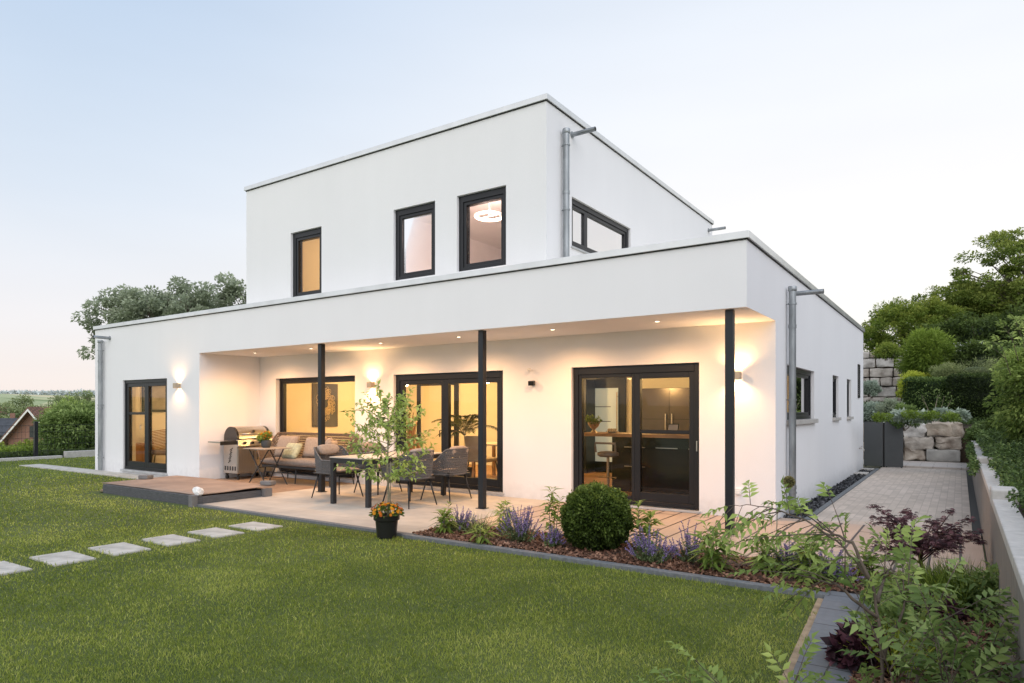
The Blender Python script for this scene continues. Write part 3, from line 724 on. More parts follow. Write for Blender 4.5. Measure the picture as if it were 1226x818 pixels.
# recessed downlights in the terrace ceiling
def spot(name, loc, energy, angle, direction=(0, 0, -1), color=(1, .72, .42), r=.02, blend=.9, parent=None):
    d = bpy.data.lights.new(name, 'SPOT'); d.energy = energy; d.spot_size = R(angle); d.spot_blend = blend; d.color = color; d.shadow_soft_size = r
    o = bpy.data.objects.new(name, d); C.objects.link(o); o.location = loc
    o.rotation_euler = Vector(direction).to_track_quat('-Z', 'Y').to_euler()
    if parent: o.parent = parent
    return o
def point(name, loc, energy, color, r=.08, parent=None):
    d = bpy.data.lights.new(name, 'POINT'); d.energy = energy; d.color = color; d.shadow_soft_size = r
    o = bpy.data.objects.new(name, d); C.objects.link(o); o.location = loc
    if parent: o.parent = parent
    return o
WARM = (1, .53, .22)
xs_dl = [-10.3, -8.5, -6.6, -4.8, -3.0, -1.35]
for i, x in enumerate(xs_dl):
    wd = ['beside the left recess wall', 'above the sofa', 'above the dining table', 'left of the middle column top', 'right of the middle column', 'nearest the right-hand column'][i]
    t = thing('ceiling_downlight', 'small round recessed downlight in the terrace ceiling, ' + wd, 'downlight', (x, .62, SOF), 0, 'downlights in the terrace ceiling')
    obj('ring', MB().lathe([(.032, -.001), (.045, -.001), (.045, -.006), (.032, -.006), (.032, -.001)], 20), M['cap'], t)
    obj('lens', MB().lathe([(.0001, -.003), (.031, -.003), (.031, -.0015), (.0001, -.0015)], 20), M['led'], t)
    spot('downlight_beam', (0, 0, -.03), 118, 165, color=WARM, parent=t)
# up-and-down wall lamps
for (x, y, z, wd) in ((-12.1, 0, 2.03, 'on the left facade beside the glazed door'), (-7.66, YR, 2.0, 'between the two wide terrace openings'), (-.50, YR, 1.98, 'behind the right-hand column')):
    t = thing('wall_lamp', 'small square up-and-down wall lamp ' + wd, 'wall lamp', (x, y, z), 0, 'up-and-down wall lamps')
    b_ = MB().box(-.055, .055, -.121, -.115, -.055, .055).box(-.055, -.049, -.115, -.012, -.055, .055).box(.049, .055, -.115, -.012, -.055, .055).box(-.048, .048, -.112, -.012, -.012, .012)
    obj('lamp_body', b_, M['brass_lamp'], t, bevel=.002); obj('wall_plate', MB().box(-.045, .045, -.012, 0, -.045, .045), M['brass_lamp'], t)
    obj('lamp_lens', MB().box(-.047, .047, -.113, -.013, .016, .02).box(-.047, .047, -.113, -.013, -.02, -.016), M['lamp_glow'], t)
    e = 36 if y else 24
    spot('lamp_up', (0, -.075, .03), e, 150, (0, -.25, 1), (1, .58, .25), .02, .8, t); spot('lamp_down', (0, -.075, -.03), e, 150, (0, -.25, -1), (1, .58, .25), .02, .8, t)
# motion sensor, camera, socket, tap
t = thing('motion_sensor', 'small white motion sensor on the wall above the black camera', 'sensor', on_y(637, 443, YR))
obj('arm', MB().tube([(0, -.0, 0), (0, -.05, .01), (.0, -.07, .0)], .012, 8), M['white_paint'], t); obj('sensor_head', MB().ball((0, -.08, .0), .035, 12, (1.2, 1, .8)), M['white_paint'], t, smooth=True)
t = thing('security_camera', 'small black cube camera on the rear terrace wall below the sensor', 'camera', on_y(639, 459, YR))
obj('mount', MB().box(-.03, .03, -.02, 0, -.03, .03), M['black_plastic'], t); obj('camera_body', MB().cbox((0, -.065, 0), (.10, .09, .075), (.15, 0, .2)), M['black_plastic'], t, bevel=.006)
o = obj('wall_socket', MB().box(-.045, .045, -.045, -.001, -.04, .04).box(-.03, .03, -.05, -.045, -.03, .015), M['white_paint'], bevel=.004); o.location = on_y(884.6, 588.5, YR)
tag(o, 'white outdoor wall socket low on the wall right of the column', 'socket')
t = thing('garden_tap', 'small metal garden tap on the side wall near its far corner', 'tap', (0, 10.45, .55))
obj('tap_body', MB().tube([(0, 0, 0), (.08, 0, 0), (.11, 0, -.03), (.11, 0, -.07)], .014, 8), M['steel'], t, smooth=True); obj('tap_handle', MB().tube([(.06, 0, .0), (.06, 0, .05)], .007, 6).tube([(.06, -.05, .05), (.06, .05, .05)], .01, 6), M['steel'], t)
# ------------------------------------------------------------------ rooms behind the glass
YI = YR+.3
def slab(name, m_, *b): return obj(name, MB().box(*b), M[m_], house)
slab('interior_floor', 'parquet', XR, -.3, YI, 6.4, -.02, .02)
slab('interior_floor', 'parquet', XL+.3, XR-.3, .3, 4.6, -.02, .03)
slab('interior_ceiling', 'plaster_in', XR, -.3, YI, 6.4, 2.62, 2.66)
slab('interior_ceiling', 'plaster_in', XL+.3, XR-.3, .3, 4.6, 2.62, 2.66)
slab('interior_wall', 'plaster_in', XR, -.3, 6.4, 6.5, 0, 2.62)
slab('interior_wall', 'plaster_in', XR-.14, XR-.002, YI, 6.5, 0, 2.62)
slab('interior_wall', 'plaster_in', XL+.3, XR-.15, 4.6, 4.7, 0, 2.62)
slab('interior_wall', 'plaster_in', -1.5, -.3, 7.6, 7.7, 0, 2.62)
slab('interior_ceiling', 'upper_paint', UX-UW+.3, UX-.3, UY+.3, 6, 5.42, 5.46)
slab('interior_wall', 'upper_paint', UX-UW+.3, UX-.3, 6, 6.1, 3.3, 5.42)
slab('interior_wall', 'upper_paint', -7.3, -7.2, UY+.3, 6, 3.3, 5.42)
AMB = (1, .61, .23)
def ceiling_lamp(label, x, y, z, e, col, drop=.35, r=.16):
    t = thing('pendant_lamp', label, 'lamp', (x, y, z))
    obj('shade', MB().lathe([(.03, 0), (r, -.10), (r, -.14), (.03, -.03)], 20), M['white_paint'], t, smooth=True)
    obj('cord', MB().tube([(0, 0, -.02), (0, 0, drop)], .006, 6), M['black_plastic'], t)
    obj('bulb', MB().ball((0, 0, -.14), .045, 12), M['lamp_glow'], t, smooth=True)
    point('bulb_light', (0, 0, -.24), e, col, .10, t); return t
ceiling_lamp('white pendant lamp over the sofa end of the living room', -9.3, 4.2, 2.27, 165, AMB)
ceiling_lamp('white pendant lamp over the indoor dining table', -6.6, 3.9, 2.27, 150, AMB)
ceiling_lamp('white pendant lamp over the kitchen counter', -3.4, 4.6, 2.27, 42, AMB)
ceiling_lamp('white pendant lamp in the kitchen by the side window', -1.3, 4.4, 2.27, 38, AMB)
ceiling_lamp('white pendant lamp in the left ground floor room', -13.6, 2.6, 2.27, 120, AMB)
ceiling_lamp('white pendant lamp in the left upstairs room', -8.9, 3.2, 5.1, 60, (1, .58, .22), .3)
# ring lamp upstairs
t = thing('ring_lamp', 'glowing ring ceiling lamp behind the right upstairs window', 'lamp', tuple(at(586, 259, 12.0)))
mb = MB(); n_ = 40; vs = [(.25*math.cos(2*PI*i/n_), .25*math.sin(2*PI*i/n_), 0) for i in range(n_+1)]
mb.tube(vs, .03, 8, cap=False); obj('ring', mb, M['ring_glow'], t, smooth=True)
obj('hanger', MB().tube([(0, 0, .0), (0, 0, .40)], .008, 6).tube([(-.24, 0, 0), (.24, 0, 0)], .006, 6), M['white_paint'], t)
point('ring_light', (0, 0, -.1), 60, (1, .69, .62), .2, t)
point('ring_light', (0, 0, .14), 22, (1, .80, .66), .2, t)
# art with a round ornament on the left living room wall
t = thing('wall_art', 'dark canvas with a golden round ornament on the living room wall', 'picture', (XR+.002, 3.36, 1.62))
obj('canvas', MB().box(0, .035, -.40, .40, -.55, .55), M['art_bg'], t, bevel=.003)
mb = MB(); g = np.random.default_rng(5)
for i in range(150):
    a = g.random()*6.28; r_ = .11+.20*g.random(); rad = .022+.03*g.random()
    c = (.038, r_*math.cos(a)*.9, r_*1.35*math.sin(a)+.03)
    pts = [(c[0], c[1]+rad*math.cos(q*PI/5), c[2]+rad*1.2*math.sin(q*PI/5)) for q in range(11)]; mb.tube(pts, .0055, 4, cap=False)
obj('ornament', mb, M['gold'], t)
# inner doors
t = thing('inner_door', 'dark framed glazed inner door on the back wall of the living room', 'door', (-10.15, 6.39, 0.02))
obj('door_frame', MB().box(-.75, -.62, -.05, .008, 0, 2.3).box(.62, .75, -.05, .008, 0, 2.3).box(-.62, .62, -.05, .008, 2.17, 2.3), M['frame'], t); obj('door_panel', MB().box(-.62, .62, -.02, .008, .0, 2.17), M['plaster_in'], t)
t = thing('front_door', 'dark inner door with a frosted panel and two thin lines, seen through the right terrace door', 'door', (-4.95, 6.39, .02))
obj('door_frame', MB().box(-.55, -.42, -.05, .008, 0, 2.25).box(.42, .55, -.05, .008, 0, 2.25).box(-.42, .42, -.05, .008, 2.12, 2.25).box(-.42, -.36, -.04, .008, 0, 2.12).box(.36, .42, -.04, .008, 0, 2.12).box(-.36, .36, -.04, .008, .0, .25).box(-.36, .36, -.04, .008, 2.0, 2.12), M['frame'], t)
f_ = obj('frosted_panel', MB().box(-.36, .36, -.02, .008, .25, 2.0), M['frost'], t); obj('etched_line', MB().box(-.26, .16, -.024, -.021, 1.55, 1.565).box(-.26, .16, -.024, -.021, 1.2, 1.215), M['frame'], f_)
obj('door_bar', MB().tube([(.35, -.09, .5), (.35, -.09, 1.9)], .014, 8).tube([(.35, -.09, .6), (.35, 0, .6)], .01, 6).tube([(.35, -.09, 1.8), (.35, 0, 1.8)], .01, 6), M['gold'], t)
# kitchen
t = thing('tall_fridge', 'wide brown-steel fridge with two long vertical handles behind the right terrace door', 'fridge', (-3.05, 6.0, .02))
obj('cabinet', MB().box(-.85, .85, -.35, .39, 0, 1.95), M['fridge'], t, bevel=.005)
obj('door_seam', MB().box(-.03, -.022, -.353, -.349, .05, 1.93).box(.42, .428, -.353, -.349, .05, 1.93).box(-.85, .85, -.353, -.3485, 1.28, 1.288), M['frame'], t)
for s_ in (-.09, .05): obj('handle', MB().tube([(s_, -.40, .75), (s_, -.40, 1.4)], .014, 8).tube([(s_, -.40, .8), (s_, -.35, .8)], .01, 6).tube([(s_, -.40, 1.35), (s_, -.35, 1.35)], .01, 6), M['steel'], t)
t = thing('kitchen_cabinet', 'tall dark kitchen cabinet beside the fridge', 'cabinet', (-1.7, 6.0, .02)); obj('carcass', MB().box(-.48, .48, -.35, .39, 0, 2.2), M['dark_front'], t); obj('door_seam', MB().box(-.004, .004, -.353, -.349, .05, 2.15), M['steel'], t)
t = thing('kitchen_counter', 'kitchen bar counter with dark fronts and an oak worktop', 'counter', (-2.1, 3.3, .02))
obj('worktop', MB().box(-1.75, 1.5, -.42, .36, 1.0, 1.055), M['oak'], t, bevel=.004); obj('carcass', MB().box(-1.15, 1.5, -.1, .34, .0, .998), M['dark_front'], t)
obj('drawer_handle', MB().box(-.9, -.5, -.115, -.101, .8, .815).box(-.3, .1, -.115, -.101, .8, .815).box(-.9, -.5, -.115, -.101, .45, .465).box(.3, .7, -.115, -.101, .8, .815), M['steel'], t)
for (x, wd) in ((-3.05, 'left'),):
    t = thing('bar_stool', 'bar stool with a single central leg at the kitchen counter behind the right terrace door', 'stool', (x, 2.62, .02))
    obj('stem', MB().tube([(0, 0, .02), (0, 0, .66)], .025, 12), M['brass_lamp'], t); obj('foot_plate', MB().lathe([(.19, 0), (.19, .012), (.03, .03)], 24), M['brass_lamp'], t)
    obj('footrest', MB().tube([(-.17, -.02, .3), (.17, -.02, .3)], .012, 8), M['brass_lamp'], t); obj('seat', MB().lathe([(.15, .66), (.19, .69), (.19, .73), (.14, .75)], 20), M['grey_fab'], t, smooth='auto')
    obj('backrest', MB().tube([(-.19, -.1, .74), (-.19, -.12, .90), (.19, -.12, .90), (.19, -.1, .74)], .02, 8), M['grey_fab'], t)
def small_leafy(t, z, r, n_, L, fm, seed, name='leaves', flat=.8, wr=.5):
    cc = crown_centres((0, 0, z), (r, r, r*.8), 10, seed, .2, .3)
    P, D, N, Ls, W, LV = clump_leaves(cc, r*.45, n_, L, flat, .5, seed, c0=(0, 0, z), wr=wr); return leaves_obj(name, P, D, N, Ls, W, LV, fm, t)
t = thing('plant_bowl', 'footed bowl with a round green plant on the kitchen counter', 'plant', tuple(on_y(711, 514, 3.2).to_2d())+(1.076,))
obj('bowl', MB().lathe([(.07, 0), (.05, .02), (.025, .06), (.09, .12), (.12, .2), (.11, .2)], 20), M['brass_lamp'], t, smooth='auto'); small_leafy(t, .24, .12, 60, .04, M['fol_peren'], 3)
t = thing('fruit_bowl', 'low dish of fruit on the kitchen counter', 'bowl', tuple(on_y(733, 516, 3.2).to_2d())+(1.076,))
obj('dish', MB().lathe([(.05, 0), (.13, .03), (.12, .03)], 20), M['white_paint'], t); mb = MB()
for i in range(6): mb.ball((.06*math.cos(i*1.1), .06*math.sin(i*1.1), .05), .035, 8)
obj('fruit', mb, M['fol_orange'] if False else M['gold'], t, smooth=True)
t = thing('tablet_stand', 'tablet leaning on a small stand on the kitchen counter', 'tablet', tuple(on_y(806, 514, 3.2).to_2d())+(1.076,))
obj('tablet', MB().cbox((0, 0, .11), (.20, .012, .15), (-.35, 0, 0)), M['steel_dark'], t); obj('screen', MB().cbox((0, -.0085, .11), (.17, .002, .12), (-.35, 0, 0)), emis('tablet_screen', (.3, .24, .2), .2), t); obj('stand_leg', MB().cbox((0, .06, .08), (.05, .01, .19), (.45, 0, 0)), M['steel_dark'], t)
# indoor dining set and palm
t = thing('indoor_table', 'glass-white indoor dining table behind the middle terrace door', 'table', (-5.7, 3.9, .02))
obj('tabletop', MB().box(-1.1, 1.1, -.45, .45, .72, .75), M['tabletop'], t, bevel=.004)
for sx in (-1, 1):
    for sy in (-1, 1): obj('leg', MB().box(sx*1.0-.03, sx*1.0+.03, sy*.38-.03, sy*.38+.03, 0, .72), M['wood_light'], t)
ch = thing('indoor_chair', 'beige upholstered chair at the front left of the indoor dining table', 'chair', (-6.15, 3.1, .02), PI, 'indoor dining chairs')
obj('seat', MB().cbox((0, 0, .45), (.5, .5, .08)), M['seat_in'], ch, bevel=.03); obj('backrest', MB().cbox((0, .24, .7), (.5, .06, .5), (-.12, 0, 0)), M['seat_in'], ch, bevel=.025)
for sx in (-1, 1):
    for sy in (-1, 1): obj('leg', MB().tube([(sx*.2, sy*.2, .42), (sx*.25, sy*.25, 0)], [.014, .009], 6), M['powder'], ch)
for (x, y, rz, lb) in ((-5.2, 3.1, PI, 'beige upholstered chair at the front right of the indoor dining table'), (-6.15, 4.75, 0, 'beige upholstered chair at the back left of the indoor dining table'), (-5.2, 4.75, 0, 'beige upholstered chair at the back right of the indoor dining table')):
    c = copy_tree(ch); c.location = (x, y, .02); c.rotation_euler = (0, 0, rz); c['label'] = lb
def palm(label, loc, h, n_, seed, fm):
    g = np.random.default_rng(seed); t = thing('palm_plant', label, 'plant', loc)
    obj('pot', MB().lathe([(.13, 0), (.17, .3), (.15, .3)], 20), M['grey_pot'], t, smooth='auto'); mb = MB(); P = []; D = []; N = []; L = []
    for i in range(n_):
        a = i*2.4+g.random()*.5; el = .5+.8*g.random(); ln = h*(.7+.3*g.random())*.75
        pts = []
        for q in range(9):
            s = q/8; rr = ln*s*math.cos(el)*1.0; zz_ = .3 + h*.42 + ln*s*math.sin(el) - .55*ln*s*s
            pts.append(Vector((rr*math.cos(a), rr*math.sin(a), zz_)))
        mb.tube([(0, 0, .25)]+pts, .006, 4)
        for q in np.linspace(1.5, 8, 30):
            k = min(7, int(q)); p = pts[k].lerp(pts[k+1], q-k) if k < 8 else pts[8]
            d = (pts[k+1]-pts[k]).normalized(); sd_ = d.cross(Vector((0, 0, 1))).normalized()
            for s_ in (-1, 1): P.append(p); D.append(d*.6+sd_*s_*.8+Vector((0, 0, -.15))); N.append((0, 0, 1)); L.append(.20*(1-.5*abs(q-4.5)/4))
    obj('stems', mb, M['trunk_light'], t); n2 = len(P); L = np.array(L)
    leaves_obj('fronds', np.array([tuple(p) for p in P]), np.array([tuple(d) for d in D]), np.array(N, float), L, L*.13, g.random(n2), fm, t); return t
palm('feathery palm in a dark pot just inside the middle terrace door', (-6.35, 2.75, .02), 1.55, 16, 2, M['fol_palm'])
t = thing('driftwood_sculpture', 'brown twisted driftwood standing inside the left half of the middle door', 'sculpture', (-7.75, 2.75, .02))
mb = MB(); g = np.random.default_rng(9)
for i in range(6): mb.tube(bent((g.normal()*.04, g.normal()*.04, 0), (g.normal()*.12, g.normal()*.12, 1.15+.3*g.random()), g, 7, .10), [.07, .06, .06, .05, .04, .025, .01], 7)
obj('driftwood', mb, M['oak'], t, smooth=True); obj('foot', MB().box(-.15, .15, -.12, .12, 0, .03), M['powder'], t)
t = thing('wall_shelf', 'short dark wall shelf with small ornaments in the dining room', 'shelf', (-6.9, 6.38, 1.75))
obj('board', MB().box(-.35, .35, -.2, .018, 0, .12), M['frame'], t)
o = obj('vase', MB().lathe([(.03, 0), (.07, .08), (.05, .18), (.025, .22)], 16), M['gold'], smooth=True); o.location = (-6.85, 6.28, 1.87); tag(o, 'small brass vase on the dark dining room shelf', 'vase')
t = thing('bookcase', 'tall dark open bookcase behind the right edge of the middle door', 'bookcase', (-5.7, 6.1, .02))
obj('frame', MB().box(-.5, -.44, -.2, .28, 0, 2.2).box(.44, .5, -.2, .28, 0, 2.2), M['frame'], t)
for z in (.1, .6, 1.05, 1.5, 1.9): obj('shelf', MB().box(-.44, .44, -.2, .28, z, z+.03), M['oak'], t)
# left ground-floor room
t = thing('armchair', 'dark wicker armchair behind the left glazed door', 'armchair', (-15.0, 1.28, .03), 1.2)
mb = MB()
for k in range(16):
    z = .3+.6*k/15; w_ = .34+.02*math.sin(k)
    mb.tube([(-w_, -.25, min(z, .62)), (-w_, .25, z), (0, .36, z+.05), (w_, .25, z), (w_, -.25, min(z, .62))], .012, 5)
obj('shell', mb, M['oak'], t); obj('seat_cushion', MB().box(-.3, .3, -.3, .3, .32, .45), M['grey_fab'], t, bevel=.04)
for sx in (-1, 1):
    for sy in (-1, 1): obj('leg', MB().tube([(sx*.28, sy*.25, .32), (sx*.33, sy*.3, 0)], .014, 6), M['powder'], t)
t = thing('roller_blind_window', 'back window with a grey blind inside the left room', 'window', (-15.65, 1.50, 1.45), PI/2)
obj('window_frame', MB().box(-.5, -.45, -.04, .008, 0, .8).box(.45, .5, -.04, .008, 0, .8).box(-.45, .45, -.04, .008, 0, .06).box(-.45, .45, -.04, .008, .74, .8), M['frame'], t); obj('blind', MB().box(-.45, .45, -.015, .008, .06, .74), M['stone_grey'], t)
t = thing('sideboard', 'low brown sideboard seen behind the left glazed door', 'sideboard', (-15.35, .72, .03)); obj('carcass', MB().box(-.25, .25, -.2, .2, .1, .62), M['oak'], t, bevel=.005); obj('plinth', MB().box(-.22, .22, -.17, .17, 0, .1), M['frame'], t)
# upstairs dried flowers
t = thing('dried_grass_vase', 'vase of dried grasses behind the left upstairs window', 'plant', (-8.75, 1.35, 3.72))
obj('vase', MB().lathe([(.06, 0), (.10, .1), (.06, .22), (.05, .24)], 16), M['brass_lamp'], t, smooth=True)
g = np.random.default_rng(2); n2 = 160; P = np.zeros((n2, 3)); P[:, 2] = .22; D = g.normal(size=(n2, 3))*.45; D[:, 2] = 1; L = .15+.25*g.random(n2)
leaves_obj('grasses', P, D, g.normal(size=(n2, 3)), L, L*.06, g.random(n2), M['fol_palm'], t)
obj_ = obj('window_table', MB().box(-.5, .5, -.25, .25, .0, .04).box(-.46, -.42, -.2, -.16, -.38, 0).box(.42, .46, -.2, -.16, -.38, 0).box(-.46, -.42, .16, .2, -.38, 0).box(.42, .46, .16, .2, -.38, 0), M['wood_light']); obj_.location = (-8.75, 1.35, 3.68); tag(obj_, 'small wooden table behind the left upstairs window', 'table')
# ------------------------------------------------------------------ terrace furniture
def woven_shell(rope, path, z0, z1f, cords, rows, band=.009, r=.0062):
    """woven shell: path = list of (x, y) round the seat, z1f(s) = top height; zig-zag cords crossed by bands"""
    mb = MB(); pts = [Vector((x, y, 0)) for x, y in path]
    seg = [0]
    for a, b in zip(pts, pts[1:]): seg.append(seg[-1]+(b-a).length)
    T = seg[-1]
    def P(s, t):
        s = min(max(s, 0), 1)*T; k = 0
        while k < len(seg)-2 and seg[k+1] < s: k += 1
        p = pts[k].lerp(pts[k+1], (s-seg[k])/(seg[k+1]-seg[k])); c = Vector((0, 0, 0)); flare = 1+.10*t
        top = z1f(s/T); return Vector((p.x*flare, p.y*flare, z0+(top-z0)*t))
    for i in range(cords):
        s = (i+.5)/cords; sh = .5/cords
        mb.tube([P(s+(sh if q % 2 else -sh), q/6) for q in range(7)], r, 4)
        mb.tube([P(s-(sh if q % 2 else -sh), q/6) for q in range(7)], r, 4)
    for j in range(rows):
        t = (j+.7)/(rows+.4)
        for off in (0, .018): mb.tube([P(q/36, min(1, t+off)) for q in range(37)], r*1.25, 4)
    rim = MB(); rim.tube([P(0, 0)]+[P(q/40, 1) for q in range(41)]+[P(1, 0)], .013, 8); rim.tube([P(q/40, 0) for q in range(41)], .011, 6)
    return mb, rim
def cushion(w_, d, h, n_=12, puff=.35):
    """pillow-like cushion centred at origin"""
    mb = MB(); vs = []; 
    for side in (1, -1):
        for i in range(n_+1):
            for j in range(n_+1):
                a = 2*i/n_-1; b = 2*j/n_-1
                e = max(0, (1-a**4)*(1-b**4)); k = 1-.06*(1-abs(a*b))*(abs(a)**6+abs(b)**6)
                vs.append((a*w_/2*k, b*d/2*k, side*h/2*e**puff))
    m_ = (n_+1)**2; fs = []
    for s in (0, 1):
        for i in range(n_):
            for j in range(n_):
                a = s*m_+i*(n_+1)+j; fs.append((a, a+n_+1, a+n_+2, a+1) if s == 0 else (a, a+1, a+n_+2, a+n_+1))
    return mb.add(vs, fs)
def make_chair():
    t = thing('woven_chair', 'x', 'chair', (0, 0, 0), 0, 'woven rope armchairs round the terrace table')
    # faces +x; U-shaped shell open to the front
    path = [(.24, -.27)] + [(-.02-.0*i, -.27) for i in range(1)] + [(-.16, -.26)] + [(-.16-.10*math.sin(a), -.26*math.cos(a)) for a in np.linspace(.3, PI-.3, 9)] + [(-.16, .26), (-.02, .27), (.24, .27)]
    def top(s):
        e = abs(s-.5)*2
        return .84 - (.20 * min(1, max(0, (e-.38)/.25))**1.0 if e > .38 else 0)
    mb, rim = woven_shell(M['rope'], path, .43, top, 52, 9)
    obj('woven_shell', mb, M['rope'], t); obj('rim', rim, M['rope'], t, smooth=True)
    obj('seat_frame', MB().box(-.25, .25, -.26, .26, .405, .435), M['powder'], t, bevel=.01)
    c = obj('seat_cushion', cushion(.50, .50, .07), M['taupe'], t, smooth=True, weld=True); c.location = (.01, 0, .465)
    for sx in (-1, 1):
        for sy in (-1, 1): obj('leg', MB().tube([(sx*.19, sy*.2, .41), (sx*.27-.0, sy*.27, 0)], [.013, .009], 8), M['powder'], t, smooth=True)
    r_ = obj('neck_cushion', cushion(.10, .42, .17, 12, .4), M['taupe'], t, smooth=True, weld=True); r_.location = (-.225, 0, .80); r_.rotation_euler = (0, -.15, 0)
    return t
ch = make_chair()
for i, (x, y, rz, lb) in enumerate([
    (-6.78, -.22, 0, 'woven rope armchair at the left front corner of the terrace table, facing right'),
    (-6.72, .68, 0, 'woven rope armchair at the left rear of the table, nearest the sofa'),
    (-5.12, -.22, PI-.06, 'woven rope armchair at the right front of the table, its back to the camera side'),
    (-5.08, .64, PI+.04, 'woven rope armchair at the right rear of the table, nearest the terrace door')]):
    c = ch if i == 0 else copy_tree(ch)
    c.location = (x, y, .002); c.rotation_euler = (0, 0, rz); c.scale = (1.12, 1.12, 1.02); c['label'] = lb
# dining table
t = thing('dining_table', 'long terrace dining table with a dark frame and a pale stone top', 'table', (-5.86, .13, .001))
obj('tabletop', MB().box(-.44, .44, -.94, .94, .735, .752), M['tabletop'], t, bevel=.003)
obj('apron', MB().box(-.43, .43, -.93, -.90, .66, .734).box(-.43, .43, .90, .93, .66, .734).box(-.43, -.40, -.90, .90, .66, .734).box(.40, .43, -.90, .90, .66, .734), M['powder'], t)
for sx in (-1, 1):
    for sy in (-1, 1): obj('leg', MB().box(sx*.395-.035, sx*.395+.035, sy*.895-.035, sy*.895+.035, 0, .659), M['powder'], t, bevel=.003)
def table_thing(name, label, cat, x, y, prof, mt, z=.753):
    o = obj(name, MB().lathe(prof, 16), M[mt], smooth='auto'); o.location = (x, y, z); return tag(o, label, cat)
table_thing('candle_glass', 'small orange candle glass on the pale terrace table', 'candle', -5.6, .35, [(.035, 0), (.04, .09), (.036, .09), (.03, .01)], 'orange_pot')
# sofa
t = thing('sofa', 'brown woven terrace sofa with taupe cushions against the rear wall', 'sofa', (-9.10, 1.02, .002))
path = [(1.05, -.34), (1.09, -.2), (1.09, .22), (1.02, .34), (.8, .36), (0, .36), (-.8, .36), (-1.02, .34), (-1.09, .22), (-1.09, -.2), (-1.05, -.34)]
def top(s):
    e = abs(s-.5)*2; return 1.0 - (.32*min(1, max(0, (e-.72)/.12)))
mb, rim = woven_shell(M['rope_brown'], path, .36, top, 120, 12)
obj('woven_shell', mb, M['rope_brown'], t); obj('rim', rim, M['rope_brown'], t, smooth=True)
obj('seat_frame', MB().box(-1.06, 1.06, -.34, .34, .30, .35), M['powder'], t, bevel=.01)
obj('seat_cushion', cushion(2.08, .74, .17, 16, .22), M['grey_fab'], t, smooth=True, weld=True).location = (0, -.02, .43)
for sx in (-1, 0, 1):
    for sy in (-1, 1): obj('leg', MB().tube([(sx*1.0, sy*.28, .30), (sx*1.04, sy*.31, 0)], [.016, .011], 8), M['powder'], t)
obj('stretcher', MB().tube([(-1.0, -.29, .2), (1.0, -.29, .2)], .010, 6).tube([(-1.0, .29, .2), (1.0, .29, .2)], .010, 6), M['powder'], t)
for (x, y, z, w_, h, rx, rz, mt, lb) in ((-9.76, 1.02, .73, .58, .50, 68, .12, 'taupe', 'taupe scatter pillow at the left end of the terrace sofa'),
        (-9.33, .82, .66, .46, .36, 60, -.1, 'palegreen', 'pale green patterned pillow in front of the taupe ones'),
        (-8.98, 1.10, .73, .50, .46, 68, .25, 'taupe', 'taupe scatter pillow at the middle of the sofa back'),
        (-8.48, 1.0, .73, .48, .46, 68, -.75, 'taupe', 'taupe scatter pillow leaning on the right sofa arm'),
        (-8.25, .86, .70, .46, .44, 64, -1.0, 'taupe', 'rounded taupe pillow at the far right end of the sofa')):
    o = obj('pillow', cushion(w_, h, .16, 12, .38), M[mt], smooth=True, weld=True); o.location = (x, y, z); o.rotation_euler = (R(rx), 0, rz); tag(o, lb, 'pillow', 'scatter pillows on the terrace sofa')
# bistro table and its little plant
t = thing('bistro_table', 'small folding bistro table with crossed legs left of the sofa', 'table', (-9.45, .32, .002))
obj('tabletop', MB().box(-.33, .33, -.33, .33, .72, .738), M['bistro'], t, bevel=.006)
for s in (-1, 1):
    for q in (-1, 1): obj('leg', MB().tube([(-.27*q, .20*s+.03*q*s, .715), (.30*q, .24*s, 0)], .012, 6), M['powder'], t)
for a_, z_ in ((-.2, .15), (.2, .15), (0, .36)): obj('crossbar', MB().tube([(a_, -.23, z_), (a_, .23, z_)], .009, 6), M['powder'], t)
t = thing('potted_flowers', 'dark little pot of orange flowers on the bistro table', 'plant', (-9.55, .36, .742))
obj('pot', MB().lathe([(.07, 0), (.095, .04), (.10, .12), (.085, .15), (.075, .15)], 20), M['grey_pot'], t, smooth='auto')
small_leafy(t, .20, .12, 60, .05, M['fol_peren'], 8)
g = np.random.default_rng(4); d = unit(40, g); d[:, 2] = np.abs(d[:, 2]); P = d*.12; P[:, 2] += .19
leaves_obj('flowers', P, d+g.normal(size=d.shape)*.3, g.normal(size=d.shape), np.full(40, .035), np.full(40, .035), g.random(40), M['fol_orange'], t)
# gas grill: back to the left recess wall, front toward +x
t = thing('gas_grill', 'stainless gas grill on a closed cart with side shelves beside the left wall', 'grill', (-10.98, .92, .002))
obj('cart', MB().box(-.25, .25, -.42, .42, .13, .80), M['steel'], t, bevel=.006)
sp_ = obj('side_panel', MB().box(-.24, .24, -.428, -.421, .15, .78), M['steel'], t)
for i in range(5): obj('perforation', MB().cbox((-.18+i*.09, -.430, .24), (.045, .004, .09)), M['steel_dark'], sp_)
mb = MB()
for i in range(7):       # the pierced flame pattern of the side panel
    a = .22-.04*abs(i-3); mb.tube([(-.07+.010*i+.02*(i % 2), -.430, .36+i*.045), (.02+.012*i-.02*(i % 2), -.430, .38+i*.045+.03)], .010, 4)
obj('flame_emblem', mb, M['steel_dark'], sp_)
for s in (-1, 1):
    dd = obj('door', MB().box(.251, .262, min(.01*s, .41*s), max(.01*s, .41*s), .16, .66), M['steel'], t, bevel=.004); obj('handle', MB().tube([(.285, .05*s, .42), (.285, .05*s, .60)], .008, 6).tube([(.285, .05*s, .43), (.26, .05*s, .43)], .006, 6).tube([(.285, .05*s, .59), (.26, .05*s, .59)], .006, 6), M['steel_dark'], dd)
